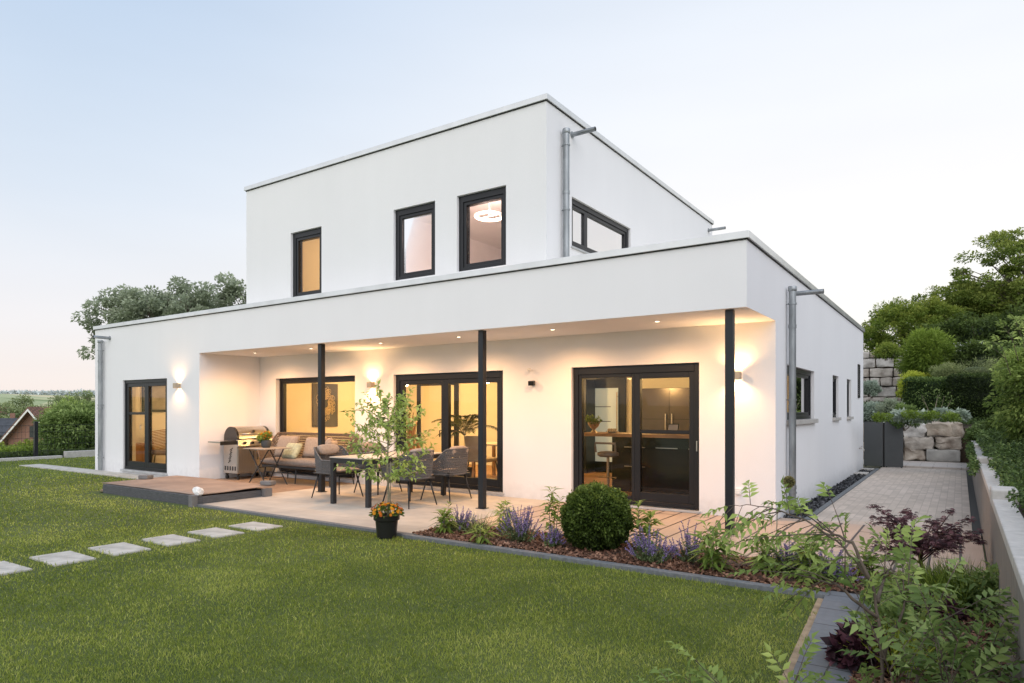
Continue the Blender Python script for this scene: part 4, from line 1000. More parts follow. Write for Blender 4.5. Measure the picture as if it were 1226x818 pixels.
cp = obj('control_panel', MB().add([(.25, -.43, .70), (.30, -.43, .72), (.27, -.43, .86), (.22, -.43, .86), (.25, .43, .70), (.30, .43, .72), (.27, .43, .86), (.22, .43, .86)], [(0, 1, 2, 3), (7, 6, 5, 4), (0, 4, 5, 1), (1, 5, 6, 2), (2, 6, 7, 3), (3, 7, 4, 0)]), M['steel'], t, bevel=.003)
for k in (-.28, -.09, .1, .29): obj('knob', MB().tube([(.285, k, .785), (.325, k, .79)], [.032, .028], 16), M['steel_dark'], t, smooth='auto')
obj('firebox', MB().box(-.25, .215, -.42, .42, .802, .88), M['steel_dark'], t, bevel=.005)
def lidprof(s): return [(s*.30*math.cos(a)*.78-.01, .88+.26*math.sin(a)) for a in np.linspace(0, PI, 12)]
prof = lidprof(1); mb = MB(); mtx = Matrix(((1, 0, 0, 0), (0, 0, 1, 0), (0, 1, 0, 0), (0, 0, 0, 1)))
mb.prism(prof, -.36, .36, mtx); ld = obj('lid', mb, M['steel'], t, smooth='auto')
for s in (-1, 1): obj('lid_end', MB().prism([(a*1.04, b*1.0+.004*(b-.88)) for a, b in prof], *( (-.42, -.361) if s < 0 else (.361, .42)), mtx), M['steel_dark'], ld, bevel=.006)
obj('lid_handle', MB().tube([(.255, -.3, .98), (.255, .3, .98)], .013, 8).tube([(.255, -.27, .98), (.20, -.27, .98)], .008, 6).tube([(.255, .27, .98), (.20, .27, .98)], .008, 6), M['steel'], ld, smooth=True)
obj('thermometer', MB().tube([(.205, 0, 1.03), (.225, 0, 1.04)], .028, 16), M['steel_dark'], ld)
for s in (-1, 1):
    sh = obj('side_shelf', MB().box(-.21, .24, *sorted((.432*s, (.82 if s < 0 else .53)*s)), .80, .835), M['steel'], t, bevel=.006); obj('shelf_front', MB().box(.241, .25, *sorted((.432*s, (.82 if s < 0 else .53)*s)), .76, .84), M['steel_dark'], sh)
for sx in (-1, 1):
    for sy in (-1, 1): wv = obj('castor', MB().tube([(sx*.2, sy*.37-.018, .045), (sx*.2, sy*.37+.018, .045)], .045, 14), M['black_plastic'], t, smooth='auto'); obj('fork', MB().box(sx*.2-.02, sx*.2+.02, sy*.37-.03, sy*.37+.03, .092, .128), M['steel_dark'], wv)
# sandpit: low plank frame, brown cover sheet, weights
t = thing('sandpit', 'low dark grey sandpit frame under a thin brown cover, in front of the left wall', 'sandpit', (-9.5, -1.35, 0))
obj('frame_board', MB().box(-1.55, 1.55, -.70, -.62, -.06, .13), M['sand_frame'], t, bevel=.006)
obj('frame_board', MB().box(1.47, 1.55, -.618, .62, -.04, .115), M['sand_frame'], t, bevel=.006)
obj('frame_board', MB().box(-1.55, -1.47, -.618, .62, -.04, .115), M['sand_frame'], t, bevel=.006)
obj('frame_board', MB().box(-1.468, 1.468, .54, .62, -.04, .115), M['sand_frame'], t, bevel=.006)
obj('corner_post', MB().box(1.555, 1.635, .46, .62, -.04, .14), M['grey_stone'], t, bevel=.005); obj('corner_post', MB().box(1.46, 1.56, -.80, -.702, -.06, .15), M['grey_stone'], t, bevel=.005)
mb = MB(); nx = 24; ny_ = 12
for i in range(nx+1):
    for j in range(ny_+1):
        x = -1.66+3.15*i/nx + .12*(j/ny_); y = -.66+1.36*j/ny_
        mb.v.append((x, y, .150+.012*noise.noise((x*1.3, y*1.5, 2))+(.02 if False else 0)+.03*(j/ny_)))
for i in range(nx):
    for j in range(ny_): a = i*(ny_+1)+j; mb.f.append((a, a+ny_+1, a+ny_+2, a+1))
cv = obj('cover', mb, M['rust'], t, smooth=True); so_ = cv.modifiers.new('thickness', 'SOLIDIFY'); so_.thickness = .012
for (x, y, z, lb) in ((-10.98, -1.30, .172, 'grey block weighing down the left corner of the sandpit cover'), (-8.0, -.72, .188, 'grey block weighing down the right rear corner of the sandpit cover')):
    o = obj('block_weight', MB().cbox((0, 0, .035), (.22, .16, .07)), M['grey_stone'], bevel=.012); o.location = (x, y, z); o.rotation_euler = (0, 0, .3); tag(o, lb, 'stone', 'grey weights on the sandpit cover')
bm = bmesh.new(); bmesh.ops.create_icosphere(bm, subdivisions=3, radius=.085)
for v in bm.verts: v.co *= 1+.35*noise.noise(v.co*16)+.15*noise.noise(v.co*40); v.co.z *= 1.0
me = bpy.data.meshes.new('white_stone'); bm.to_mesh(me); bm.free(); o = link('white_stone', me, M['white_stone'], None); o.location = (-8.02, -2.0, .20); o.scale = (1, .8, .85); tag(o, 'rough white quartz stone on the front corner of the sandpit', 'stone')
# black pot with a small tree and orange flowers
t = thing('potted_tree', 'slender young tree in a black pot underplanted with orange flowers', 'plant', (-3.62, -2.24, -.02))
obj('pot', MB().lathe([(.115, 0), (.135, .20), (.155, .21), (.16, .27), (.145, .27), (.14, .22)], 28), M['black_plastic'], t, smooth='auto')
obj('soil', MB().lathe([(.0001, .235), (.14, .235), (.14, .238), (.0001, .24)], 20), M['soil'], t)
mb = MB(); g = np.random.default_rng(12); tips = []
stem = [Vector((0, .02, .2)), Vector((.012, .02, .5)), Vector((-.01, .02, .8)), Vector((.0, .02, 1.05)), Vector((.01, .02, 1.3)), Vector((.0, .02, 1.55))]
mb.tube(stem, [.014, .013, .012, .010, .007, .003], 7); mb.tube([(0.03, .03, .2), (.032, .03, .9)], .006, 6)
P = []; D = []; N = []; L = []
def twig(a, b, r0, k=9, leafL=.062, gg=g):
    pts = bent(a, b, gg, 6, .08, .03); mb.tube(pts, [r0*(1-.8*i/5) for i in range(6)], 4)
    for q in np.linspace(.25, 1, k):
        i = min(4, int(q*5)); p = pts[i].lerp(pts[i+1], q*5-i); d = (pts[i+1]-pts[i]).normalized(); s = Vector(unit(1, gg)[0])
        for e in (1, -1): P.append(tuple(p)); D.append(tuple(d*.5+s*e*.8+Vector((0, 0, -.05)))); N.append(tuple(Vector(unit(1, gg)[0])*.5+Vector((0, 0, 1)))); L.append(leafL*(.7+.6*gg.random()))
for i in range(33):
    h = .66+.88*(i/33); a = i*2.4; ln = (.34+.22*g.random())*(1-.45*max(0, (h-1.05)/.55)) * (1.15 if h < 1.15 else 1)
    k = 0
    for q in range(5):
        if stem[q].z <= h <= stem[q+1].z: s0 = stem[q].lerp(stem[q+1], (h-stem[q].z)/(stem[q+1].z-stem[q].z))
    e = s0 + Vector((ln*math.cos(a), ln*math.sin(a), ln*(.35 if h > .9 else -.05+.2*g.random())))
    twig(s0, e, .005, 8)
    for _ in range(2): m_ = s0.lerp(e, .4+.5*g.random()); twig(m_, m_+Vector((g.normal()*.11, g.normal()*.11, .06+g.normal()*.08)), .003, 6)
for (dx, dz) in ((-.46, .92), (-.40, 1.22), (-.26, 1.50), (-.12, 1.6), (.46, .88), (.50, 1.1), (.36, 1.30), (.14, 1.5)):
    s0 = Vector((0, .02, dz-.25)); e = Vector((dx*RT[0], dx*RT[1], dz+.12)); twig(s0, e, .005, 12); twig(s0.lerp(e, .6), e+Vector((dx*.2, .05, .1)), .003, 8)
obj('trunk', mb, M['trunk_light'], t, smooth=True); n2 = len(P); L = np.array(L)
leaves_obj('crown', np.array(P), np.array(D), np.array(N), L, L*.55, np.clip(.42+.3*g.normal(size=n2)+.25*(np.array(P)[:, 2]-.8), 0, 1), M['fol_potted'], t)
# marigold heads
d = unit(340, g); d[:, 2] = np.abs(d[:, 2]); P2 = d*np.array([.19, .19, .13])*(.6+.4*g.random((340, 1))); P2[:, 2] += .26
leaves_obj('leaves', P2, d+g.normal(size=d.shape)*.4, g.normal(size=d.shape)+np.array([0, 0, .6]), np.full(340, .04), np.full(340, .022), g.random(340)*.6, M['fol_peren'], t)
P = []; D = []; N = []; LV = []
for i in range(75):
    d1 = unit(1, g)[0]; d1[2] = abs(d1[2])*.9+.1; c = d1*np.array([.20, .20, .15]); c[2] += .27; lv = g.random()
    ax = Vector(d1).orthogonal().normalized(); bx = Vector(d1).cross(ax)
    for q in range(8): a = q*PI/4; dr = ax*math.cos(a)+bx*math.sin(a); P.append(c); D.append(tuple(dr+Vector(d1)*.25)); N.append(tuple(d1)); LV.append(lv+.1*g.normal())
for i in range(0, len(P), 8): leaves_obj('flower', np.array(P[i:i+8]), np.array(D[i:i+8]), np.array(N[i:i+8]), np.full(8, .021), np.full(8, .017), np.array(LV[i:i+8]), M['fol_orange'], t, fold=.1)
# ------------------------------------------------------------------ lawn blades
def lawn_blades():
    g = np.random.default_rng(21); Ps = []; hs = []; ws = []
    rings = [(0, 5, 7500, .042, .0040), (5, 7, 4800, .042, .0052), (7, 10, 2300, .042, .0078), (10, 15, 800, .045, .012), (15, 26, 330, .05, .02)]
    for r0, r1, dens, h, w_ in rings:
        x0, x1, y0, y1 = -21.9, 1.2, -9, 8.9
        ar = (x1-x0)*(y1-y0); n2 = int(ar*dens)
        # sample in camera polar wedge instead of the whole box
        a0, a1 = YAW-.72, YAW+.70
        n2 = int(dens*(r1*r1-r0*r0)/2*(a1-a0))
        r_ = np.sqrt(r0*r0+(r1*r1-r0*r0)*g.random(n2)); a = a0+(a1-a0)*g.random(n2)
        X = CX - r_*np.sin(a); Y = CY + r_*np.cos(a)
        k = (X < 1.135+.06*(-2.16-Y)+.025*np.sin(Y*9)) & (X > -21.8) & (Y > -8.6) & ((Y < -2.17) | ((X < -11.4) & (Y < 8.5)))
        k &= ~((X < -11.36) & (Y > -.5) & (Y < .03) & (X > -19.2)); k &= ~((X > -16.0) & (Y > -.1))
        k &= ~((X > -11.2) & (Y > -2.2))
        for yc in [-2.66, -3.22, -3.79, -4.36, -4.93, -5.5, -6.07]: k &= ~((abs(X+5.56) < .29) & (abs(Y-yc) < .17))
        # worn earth strip along the slate path and around stepping stones
        k &= ~((X > 1.04+.06*(-2.16-Y)+.04*np.sin(Y*5)) & (g.random(n2) < .35)); k &= ~((X < -7.9) & (X > -11.2) & (Y > -2.5+.06*np.sin(X*3)) & (g.random(n2) < .55))
        k &= ~((abs(X+5.56) < .42) & (Y > -6.4) & (g.random(n2) < .5))
        X = X[k]; Y = Y[k]; Ps.append(np.stack([X, Y, np.full(len(X), -.035)], 1)); hs.append(np.full(len(X), h)); ws.append(np.full(len(X), w_))
    P = np.concatenate(Ps); H = np.concatenate(hs); W = np.concatenate(ws); n2 = len(P)
    pat = .5+.5*np.sin(P[:, 0]*1.3+1.7*np.sin(P[:, 1]*.9))*np.sin(P[:, 1]*1.1+P[:, 0]*.5)
    fine = .5+.5*np.sin(P[:, 0]*5.1+2*np.sin(P[:, 1]*3.7))*np.sin(P[:, 1]*4.3+1.5*np.sin(P[:, 0]*2.9))
    tuft = .5+.5*np.sin(P[:, 0]*17+3*np.sin(P[:, 1]*13))*np.sin(P[:, 1]*19+2*np.sin(P[:, 0]*11))
    edge = (P[:, 1] > -2.32) & (P[:, 0] > -7.9) | (abs(P[:, 0]+5.56) < .36) & (P[:, 1] > -6.4)
    H = H*(.6+.5*g.random(n2))*(.62+.2*fine+.2*tuft)*np.where(edge & (g.random(n2) < .5), 1.5, 1)
    D = g.normal(size=(n2, 3))*.42; D[:, 2] = 1; D[:, 0] += .25*(tuft-.5); D[:, 1] += .2*(fine-.5)
    N = g.normal(size=(n2, 3))
    lv = .30+.16*g.normal(size=n2)+.20*(pat-.3)+.18*(fine-.5)+.10*(tuft-.5)
    dry = ((P[:, 0] < -7) & (P[:, 1] > -3.1) & (P[:, 0] > -13)) | ((abs(P[:, 0]+5.5) < .6)) | (P[:, 0] > .75)
    lv += np.where(dry, .38*g.random(n2), 0)+.30*np.clip(np.sin(P[:, 0]*.83+2.1*np.sin(P[:, 1]*.71+1))*np.sin(P[:, 1]*1.7+P[:, 0]*.9)-.35, 0, 1); lv += (g.random(n2) < .05+.06*fine)*.45
    return leaves_obj('lawn_grass', P, D, N, H, W, lv, foliage('grass_blades', (.055, .085, .012), (.170, .208, .034), (.36, .365, .11), .4, .6), None, fold=.1, droop=.35)
tag(lawn_blades(), 'short mown green grass with paler dry tufts', 'grass', kind='stuff')

# ------------------------------------------------------------------ flower bed planting
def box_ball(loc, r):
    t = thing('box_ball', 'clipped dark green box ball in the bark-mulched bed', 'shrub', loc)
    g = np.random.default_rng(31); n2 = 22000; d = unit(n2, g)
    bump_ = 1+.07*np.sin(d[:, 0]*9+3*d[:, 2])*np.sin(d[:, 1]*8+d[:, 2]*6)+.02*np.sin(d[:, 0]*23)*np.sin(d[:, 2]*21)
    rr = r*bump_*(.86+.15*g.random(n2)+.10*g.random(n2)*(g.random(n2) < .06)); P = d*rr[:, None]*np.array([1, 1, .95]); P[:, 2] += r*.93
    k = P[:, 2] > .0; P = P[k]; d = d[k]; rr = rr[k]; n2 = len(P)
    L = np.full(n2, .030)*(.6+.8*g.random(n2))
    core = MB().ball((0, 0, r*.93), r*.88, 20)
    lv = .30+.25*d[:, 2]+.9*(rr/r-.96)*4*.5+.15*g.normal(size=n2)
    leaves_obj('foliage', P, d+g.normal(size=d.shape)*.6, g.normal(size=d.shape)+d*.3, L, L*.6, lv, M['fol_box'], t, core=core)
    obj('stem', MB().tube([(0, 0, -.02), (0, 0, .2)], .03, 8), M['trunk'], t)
box_ball((-1.17, -1.56, .0), .365)
def catmint(loc, r, h, n_, lb, seed):
    t = thing('catmint', lb, 'plant', loc, 0, 'violet flowering catmint clumps in the bed'); g = np.random.default_rng(seed)
    mb = MB(); P = []; D = []; N = []; L = []; FP = []; FD = []; FN = []
    for i in range(n_):
        a = g.random()*6.28; s = g.random()**.6; s *= 1.25; e = Vector((r*s*math.cos(a), r*s*math.sin(a)*.8, h*(1-.32*s*s)*(.5+.6*g.random())))
        b = Vector((e.x*.35, e.y*.35, 0)); pts = bent(b, e, g, 5, .06); mb.tube(pts, .0022, 3, cap=False)
        for q in np.linspace(.1, .62, 9):
            k = min(3, int(q*4)); p = pts[k].lerp(pts[k+1], q*4-k)
            for s_ in range(2): P.append(tuple(p)); D.append(tuple(unit(1, g)[0]+np.array([0, 0, .4]))); N.append((g.normal()*.3, g.normal()*.3, 1)); L.append(.028)
        dd = (pts[-1]-pts[-2]).normalized()
        for q in np.linspace(.58, 1.0, 13):
            k = min(3, int(q*4)); p = pts[k].lerp(pts[k+1], q*4-k)
            for s_ in range(3): FP.append(tuple(p+Vector(unit(1, g)[0])*.009*(1.4-q))); FD.append(tuple(unit(1, g)[0]+np.array(dd)*.5)); FN.append(tuple(unit(1, g)[0]))
    obj('stems', mb, M['fol_lavleaf'], t); P = np.array(P); n2 = len(P); L = np.array(L)
    leaves_obj('leaves', P, np.array(D), np.array(N), L, L*.55, g.random(n2)*.8, M['fol_lavleaf'], t)
    n3 = len(FP); leaves_obj('flower_spikes', np.array(FP), np.array(FD), np.array(FN), np.full(n3, .014), np.full(n3, .010), g.random(n3), M['fol_lav'], t)
catmint((-3.02, -1.58, .01), .22, .30, 50, 'violet catmint at the left tip of the flower bed', 1)
catmint((-2.05, -1.72, .01), .23, .42, 64, 'tall dense violet catmint left of the clipped box ball', 2)
catmint((-1.62, -1.80, .01), .15, .24, 24, 'low violet catmint touching the left side of the box ball', 3)
catmint((-.42, -1.86, .01), .22, .34, 56, 'violet catmint right of the clipped box ball', 4)
catmint((-.12, -1.62, .01), .22, .38, 36, 'violet catmint just left of the right-hand column foot', 5)
catmint((.78, -1.55, .01), .20, .30, 60, 'thin violet catmint between the column and the foreground shrub', 6)
catmint((1.15, -1.62, .01), .22, .26, 60, 'low violet catmint behind the foreground branches', 7)
def perennial(loc, h, stems, lb, seed, L0=.13, spread=.12, fm='fol_peren', droop=.5):
    t = thing('perennial_plant', lb, 'plant', loc, 0, 'leafy young perennials in the bed'); g = np.random.default_rng(seed)
    mb = MB(); P = []; D = []; N = []; L = []
    for i in range(stems):
        a = g.random()*6.28; e = Vector((spread*math.cos(a)*g.random()**.5, spread*math.sin(a)*g.random()**.5, h*(.6+.4*g.random() if i else 1)))
        pts = bent((e.x*.4, e.y*.4, 0), e, g, 6, .05); mb.tube(pts, [.005, .005, .004, .004, .003, .002], 5)
        nn_ = int(6+h*14)
        for q in range(nn_):
            s = .12+.88*q/(nn_-1); k = min(4, int(s*5)); p = pts[k].lerp(pts[k+1], s*5-k); a = q*2.4+g.random()
            for e2 in (0, PI):
                P.append(tuple(p)); D.append((math.cos(a+e2), math.sin(a+e2), .45+.5*(s > .9)-.25*(s < .5))); N.append((g.normal()*.2, g.normal()*.2, 1)); L.append(1.2*L0*(1.05-.55*abs(s-.55)*1.4)*(.8+.4*g.random()))
    obj('stems', mb, M['trunk_light'], t, smooth=True); n2 = len(P); L = np.array(L)
    leaves_obj('leaves', np.array(P), np.array(D), np.array(N), L, L*.30, .25+.5*g.random(n2)+.25*(np.array(P)[:, 2]/h), M[fm], t, fold=.12, droop=droop)
perennial((-3.10, -1.82, .0), .36, 4, 'leafy pale-green perennial at the left tip of the bed', 11, .14, .10)
perennial((-2.55, -1.30, .0), .36, 3, 'small perennial at the foot of the middle column', 12, .13, .08)
perennial((-2.32, -1.68, .0), .42, 2, 'thin upright perennial just right of the middle column', 13, .10, .05)
perennial((-2.38, -1.98, .0), .20, 4, 'low perennial at the kerb in front of the middle column', 17, .12, .12)
perennial((-1.78, -1.42, .0), .60, 3, 'tall perennial left of the box ball with drooping leaves', 14, .14, .10)
perennial((-.70, -1.38, .0), .50, 4, 'drooping leafy perennial right of the box ball', 15, .16, .12)
perennial((.20, -1.86, .0), .42, 6, 'bushy leafy perennial in front of the right-hand column', 16, .15, .13)
perennial((.66, -1.72, .0), .34, 7, 'dense perennial right of the right-hand column', 18, .13, .12, 'fol_shrub')
perennial((1.02, -1.85, .0), .38, 8, 'leafy perennial partly behind the long foreground branch', 19, .14, .15, 'fol_shrub')
perennial((1.40, -1.45, .0), .30, 5, 'low perennial left of the purple maple', 20, .12, .14)
def grass_tuft(name, label, loc, r, h, n_, seed, fm, cat='grass', lean=.5, w_=.006, group=None, dirv=None):
    t = thing(name, label, cat, loc, 0, group); g = np.random.default_rng(seed)
    P = g.normal(size=(n_, 3))*np.array([r*.35, r*.35, 0]); D = g.normal(size=(n_, 3))*lean; D[:, 2] = 1; D[:, :2] += P[:, :2]/r*.6
    L = h*(.5+.6*g.random(n_)); leaves_obj('blades', P, D, g.normal(size=(n_, 3)), L, np.full(n_, w_), g.random(n_), fm, t, droop=.3)
    obj('base', MB().lathe([(r*.22, -.02), (r*.2, .03), (r*.05, .05)], 8), M['trunk_light'], t); return t
grass_tuft('grass_tuft', 'thin grass tuft beside the left perennial in the bed', (-2.78, -1.55, 0), .12, .30, 120, 3, M['fol_mound'])
grass_tuft('feathery_plant', 'fresh green feathery plant below the purple maple by the wall', (2.05, -1.75, -.02), .34, .36, 1500, 4, M['fol_thuja'], 'plant', .55, .008)
# allium seed head
t = thing('allium_head', 'round allium seed head on a thin stem in front of the right down pipe', 'plant', (.62, -1.35, .0))
hp = at(944.5, 577, (Vector((.62-CX, -1.35-CY)).dot(Vector(FW)))); hz_ = hp.z
obj('stem', MB().tube([(0, 0, 0), (.01, .01, .5), (hp.x-.62, hp.y+1.35, hz_)], .005, 6), M['trunk_light'], t)
g = np.random.default_rng(8); n2 = 700; d = unit(n2, g); P = d*.035+np.array([hp.x-.62, hp.y+1.35, hz_]); leaves_obj('seed_head', P, d, g.normal(size=d.shape), np.full(n2, .026), np.full(n2, .008), g.random(n2), foliage('allium_seeds', (.05, .045, .02), (.13, .12, .05), (.25, .23, .10), .2), t, core=MB().ball((hp.x-.62, hp.y+1.35, hz_), .034, 12))
# purple dissected maple
t = thing('purple_maple', 'small purple-leaved dissected maple in the bed beside the wall', 'shrub', (1.80, -1.22, -.02))
mb = MB(); g = np.random.default_rng(41); P = []; D = []; N = []; L = []
mb.tube([(0, 0, 0), (.01, 0, .12), (-.02, .01, .25), (.0, 0, .36)], [.02, .017, .013, .009], 7)
tipsM = []
for i in range(26):
    a = i*2.4; s0 = Vector((0, 0, .16+.20*g.random())); ln = .20+.25*g.random(); el = .1+.9*g.random()
    e = s0 + Vector((ln*math.cos(a)*1.05, ln*math.sin(a)*.9, ln*el*.75)); pts = bent(s0, e, g, 6, .08, .12); mb.tube(pts, [.007, .006, .005, .004, .003, .0015], 5); tipsM += [pts[3], pts[4], pts[5], pts[5]]
    for _ in range(3): m_ = pts[3+int(g.integers(0, 2))]; e2 = m_+Vector((g.normal()*.09, g.normal()*.09, .03+g.normal()*.04)); mb.tube([m_, e2], [.003, .0012], 4); tipsM += [e2, m_.lerp(e2, .5)]
for (u_, v_) in ((1046, 606), (1062, 612), (1080, 622), (1140, 612), (1160, 622)):
    e = at(u_, v_, 5.62); e = Vector((e.x-1.80, e.y+1.22, e.z+.02)); pts = bent((0, 0, .3), e, g, 7, .05, .08); mb.tube(pts, [.009, .007, .006, .005, .004, .003, .0015], 5); tipsM += pts[2:]+[pts[-1]]*2
for p in tipsM:
    for q in range(5):
        c = p+Vector((g.normal()*.022, g.normal()*.022, g.normal()*.014)); a0 = g.random()*6.28
        for f_ in range(7):   # seven narrow lobes per leaf
            a = a0+(f_-3)*.42; P.append(tuple(c)); D.append((math.cos(a), math.sin(a), -.25)); N.append((g.normal()*.25, g.normal()*.25, 1)); L.append(.042*(1-.11*abs(f_-3))*(.8+.4*g.random()))
obj('trunk', mb, M['trunk_red'], t, smooth=True); n2 = len(P); L = np.array(L)
leaves_obj('crown', np.array(P), np.array(D), np.array(N), L, L*.20, np.repeat(g.random(n2//7), 7)[:n2], M['fol_purple'], t, droop=.3)

# ------------------------------------------------------------------ foreground shrub with compound leaves
def compound_shrub(name, label, base, stems, fm, seed, L0=.075, twigs=6, cat='shrub', group=None, dens=1.0, lvb=.0, tm='trunk', r0=.011):
    """stems: list of polylines (absolute points); compound leaves of paired leaflets along each"""
    t = thing(name, label, cat, base, 0, group); b = Vector(base); g = np.random.default_rng(seed)
    mb = MB(); P = []; D = []; N = []; L = []; V = []
    def leafspray(p, d, ln, k=4):
        d = d.normalized(); side = d.cross(Vector((g.normal()*.3, g.normal()*.3, 1))).normalized(); tone = g.random()
        pts = [p+d*ln*s-Vector((0, 0, .25*ln*s*s)) for s in np.linspace(0, 1, 5)]; mb.tube(pts, [.0022, .002, .0018, .0015, .001], 4, cap=False)
        up = side.cross(d)
        for i in range(k):
            s = .28+.62*i/(k-1); j = min(3, int(s*4)); q = pts[j].lerp(pts[j+1], s*4-j)
            for e in (1, -1): P.append(tuple(q)); D.append(tuple(side*e*.85+d*.6+Vector((0, 0, -.2+.15*g.normal())))); N.append(tuple(up+Vector(unit(1, g)[0])*.25)); L.append(L0*(.65+.5*math.sin(PI*(s*.8+.1)))*(.85+.3*g.random())); V.append(tone)
        P.append(tuple(pts[-1])); D.append(tuple(d+Vector((0, 0, -.3)))); N.append(tuple(up)); L.append(L0*1.05); V.append(tone)
    for st in stems:
        pts = [Vector(p)-b for p in st]; n_ = len(pts)
        # refine
        fine = []
        for i in range(n_-1):
            for q in range(5): fine.append(pts[i].lerp(pts[i+1], q/5)+Vector(unit(1, g)[0])*.006)
        fine.append(pts[-1]); nf = len(fine)
        mb.tube(fine, [r0*(1-.85*i/(nf-1)) for i in range(nf)], 6)
        total = sum((fine[i+1]-fine[i]).length for i in range(nf-1)); k = max(4, int(total*14*dens)); lo = .18
        for i in range(k):
            s = lo+(1-lo)*i/(k-1); f = s*(nf-1); j = min(nf-2, int(f)); p = fine[j].lerp(fine[j+1], f-j); dr = (fine[j+1]-fine[j]).normalized()
            a = Vector(unit(1, g)[0]); a = (a-dr*a.dot(dr)); a = (a.normalized()+dr*.5+Vector((0, 0, .25)))
            leafspray(p, a, .15+.10*g.random(), 3 if g.random() < .4 else 4)
        leafspray(fine[-1], (fine[-1]-fine[-3]), .16, 4)
        for q in range(twigs):
            j = int(nf*(.3+.6*g.random())); p = fine[min(j, nf-2)]; dr = (fine[min(j+1, nf-1)]-p).normalized()+Vector(unit(1, g)[0])*.8; ln = .14+.2*g.random(); e = p+dr.normalized()*ln
            mb.tube([p, p.lerp(e, .5)+Vector((0, 0, .01)), e], [.004, .003, .0015], 4); leafspray(e, e-p, .16, 4); leafspray(p.lerp(e, .55), Vector(unit(1, g)[0])+dr, .13, 3)
    obj('branches', mb, M[tm], t, smooth=True); n2 = len(P); L = np.array(L); zz_ = np.array(P)[:, 2]
    leaves_obj('leaves', np.array(P), np.array(D), np.array(N), L, L*.42, np.clip(.22+.4*np.array(V)+.30*(zz_-zz_.min())/(np.ptp(zz_)+.01)+lvb+.08*g.normal(size=n2), 0, 1), fm, t, fold=.22, droop=.28)
    return t
A = lambda u, v, d: tuple(at(u, v, d))
compound_shrub('branching_shrub', 'tall thin shrub in the right foreground, its long pale-green branch arching left over the bed', A(1058, 900, 3.25),
    [[A(1058, 900, 3.25), A(1056, 780, 3.3), A(1046, 700, 3.4), A(1010, 655, 3.5), A(965, 622, 3.6), A(915, 606, 3.7), A(880, 605, 3.8)],
     [A(1046, 700, 3.4), A(1020, 650, 3.45), A(985, 632, 3.6), A(958, 610, 3.8)],
     [A(1050, 720, 3.4), A(1060, 690, 3.6), A(1070, 675, 3.7)],
     [A(1052, 740, 3.35), A(1000, 700, 3.4), A(965, 690, 3.5)],
     [A(1056, 790, 3.3), A(1080, 735, 3.4), A(1090, 700, 3.5)]], M['fol_shrub'], 51, .058, 4, dens=.85)
compound_shrub('branching_shrub', 'dense leafy shrub filling the lower right corner of the bed', A(1100, 960, 3.0),
    [[A(1090, 950, 3.0), A(1096, 840, 3.1), A(1105, 760, 3.3), A(1130, 720, 3.5)],
     [A(1100, 950, 3.0), A(1150, 840, 3.0), A(1185, 780, 3.1), A(1215, 745, 3.2)],
     [A(1100, 950, 3.0), A(1160, 860, 3.1), A(1205, 800, 3.0), A(1240, 770, 3.0)],
     [A(1080, 950, 3.0), A(1060, 880, 3.0), A(1045, 835, 3.0)],
     [A(1090, 950, 3.0), A(1120, 830, 3.2), A(1150, 765, 3.4), A(1185, 735, 3.6)],
     [A(1100, 950, 3.0), A(1080, 850, 2.9), A(1060, 790, 3.0)],
     [A(1090, 950, 3.0), A(1130, 850, 2.9), A(1140, 800, 2.9)],
     [A(1100, 950, 2.9), A(1180, 880, 2.8), A(1220, 830, 2.8)]], M['fol_shrub_dark'], 52, .056, 5, dens=1.0, lvb=.02)
compound_shrub('trailing_branch', 'low sprays of pale leaves entering from the bottom edge over the lawn', A(840, 900, 2.9),
    [[A(905, 945, 2.9), A(880, 880, 2.9), A(850, 842, 2.95), A(805, 825, 3.0)], [A(905, 945, 2.9), A(930, 870, 2.9), A(950, 830, 3.0)], [A(905, 945, 2.9), A(900, 880, 2.8), A(872, 832, 2.9)]], M['fol_shrub'], 53, .055, 2, cat='plant', dens=.8)
def heuchera(loc, r, h, lb, seed, n_=420, L0=.075, fm='fol_heuch'):
    t = thing('purple_foliage_plant', lb, 'plant', loc, 0); g = np.random.default_rng(seed)
    d = unit(n_, g); d[:, 2] = np.abs(d[:, 2]); P = d*np.array([r, r, h])*(.4+.6*g.random((n_, 1))**.5); D = d+g.normal(size=d.shape)*.6; N = g.normal(size=d.shape)*.5; N[:, 2] += 1
    L = L0*(.6+.7*g.random(n_)); leaves_obj('leaves', P, D, N, L, L*.7, g.random(n_), M[fm], t)
    mb = MB()
    for i in range(20): mb.tube([(0, 0, 0), tuple(P[i]*.9)], .003, 4)
    obj('stems', mb, M['trunk_red'], t); return t
heuchera(tuple(on_z(1035, 795, 0)), .18, .20, 'ruffled dark purple plant beside the slate path', 61)
heuchera(tuple(on_z(1120, 740, 0)), .18, .16, 'dark purple seedling clump under the maple', 62, 260, .06)
grass_tuft('spurge_plant', 'yellow-green flowering plant low among the foreground leaves', tuple(on_z(1075, 800, 0)), .16, .26, 300, 63, M['fol_yellow'], 'plant', .5, .014)
for k, (u_, v_, r_, h_, lb) in enumerate(((1170, 740, .22, .30, 'leafy ground plant beneath the feathery plant at the wall foot'), (1100, 790, .25, .22, 'low leafy ground plant between slate path and foreground shrub'), (1060, 735, .18, .20, 'low leafy plant at the end of the slate path'))):
    p = on_z(u_, v_, 0); t = thing('ground_plant', lb, 'plant', tuple(p)); small_leafy(t, h_*.6, r_, 70, .055, M['fol_shrub_dark'], 70+k)
    obj('stems', MB().tube([(0, 0, -.02), (0, 0, h_*.5)], .006, 5), M['trunk_light'], t)
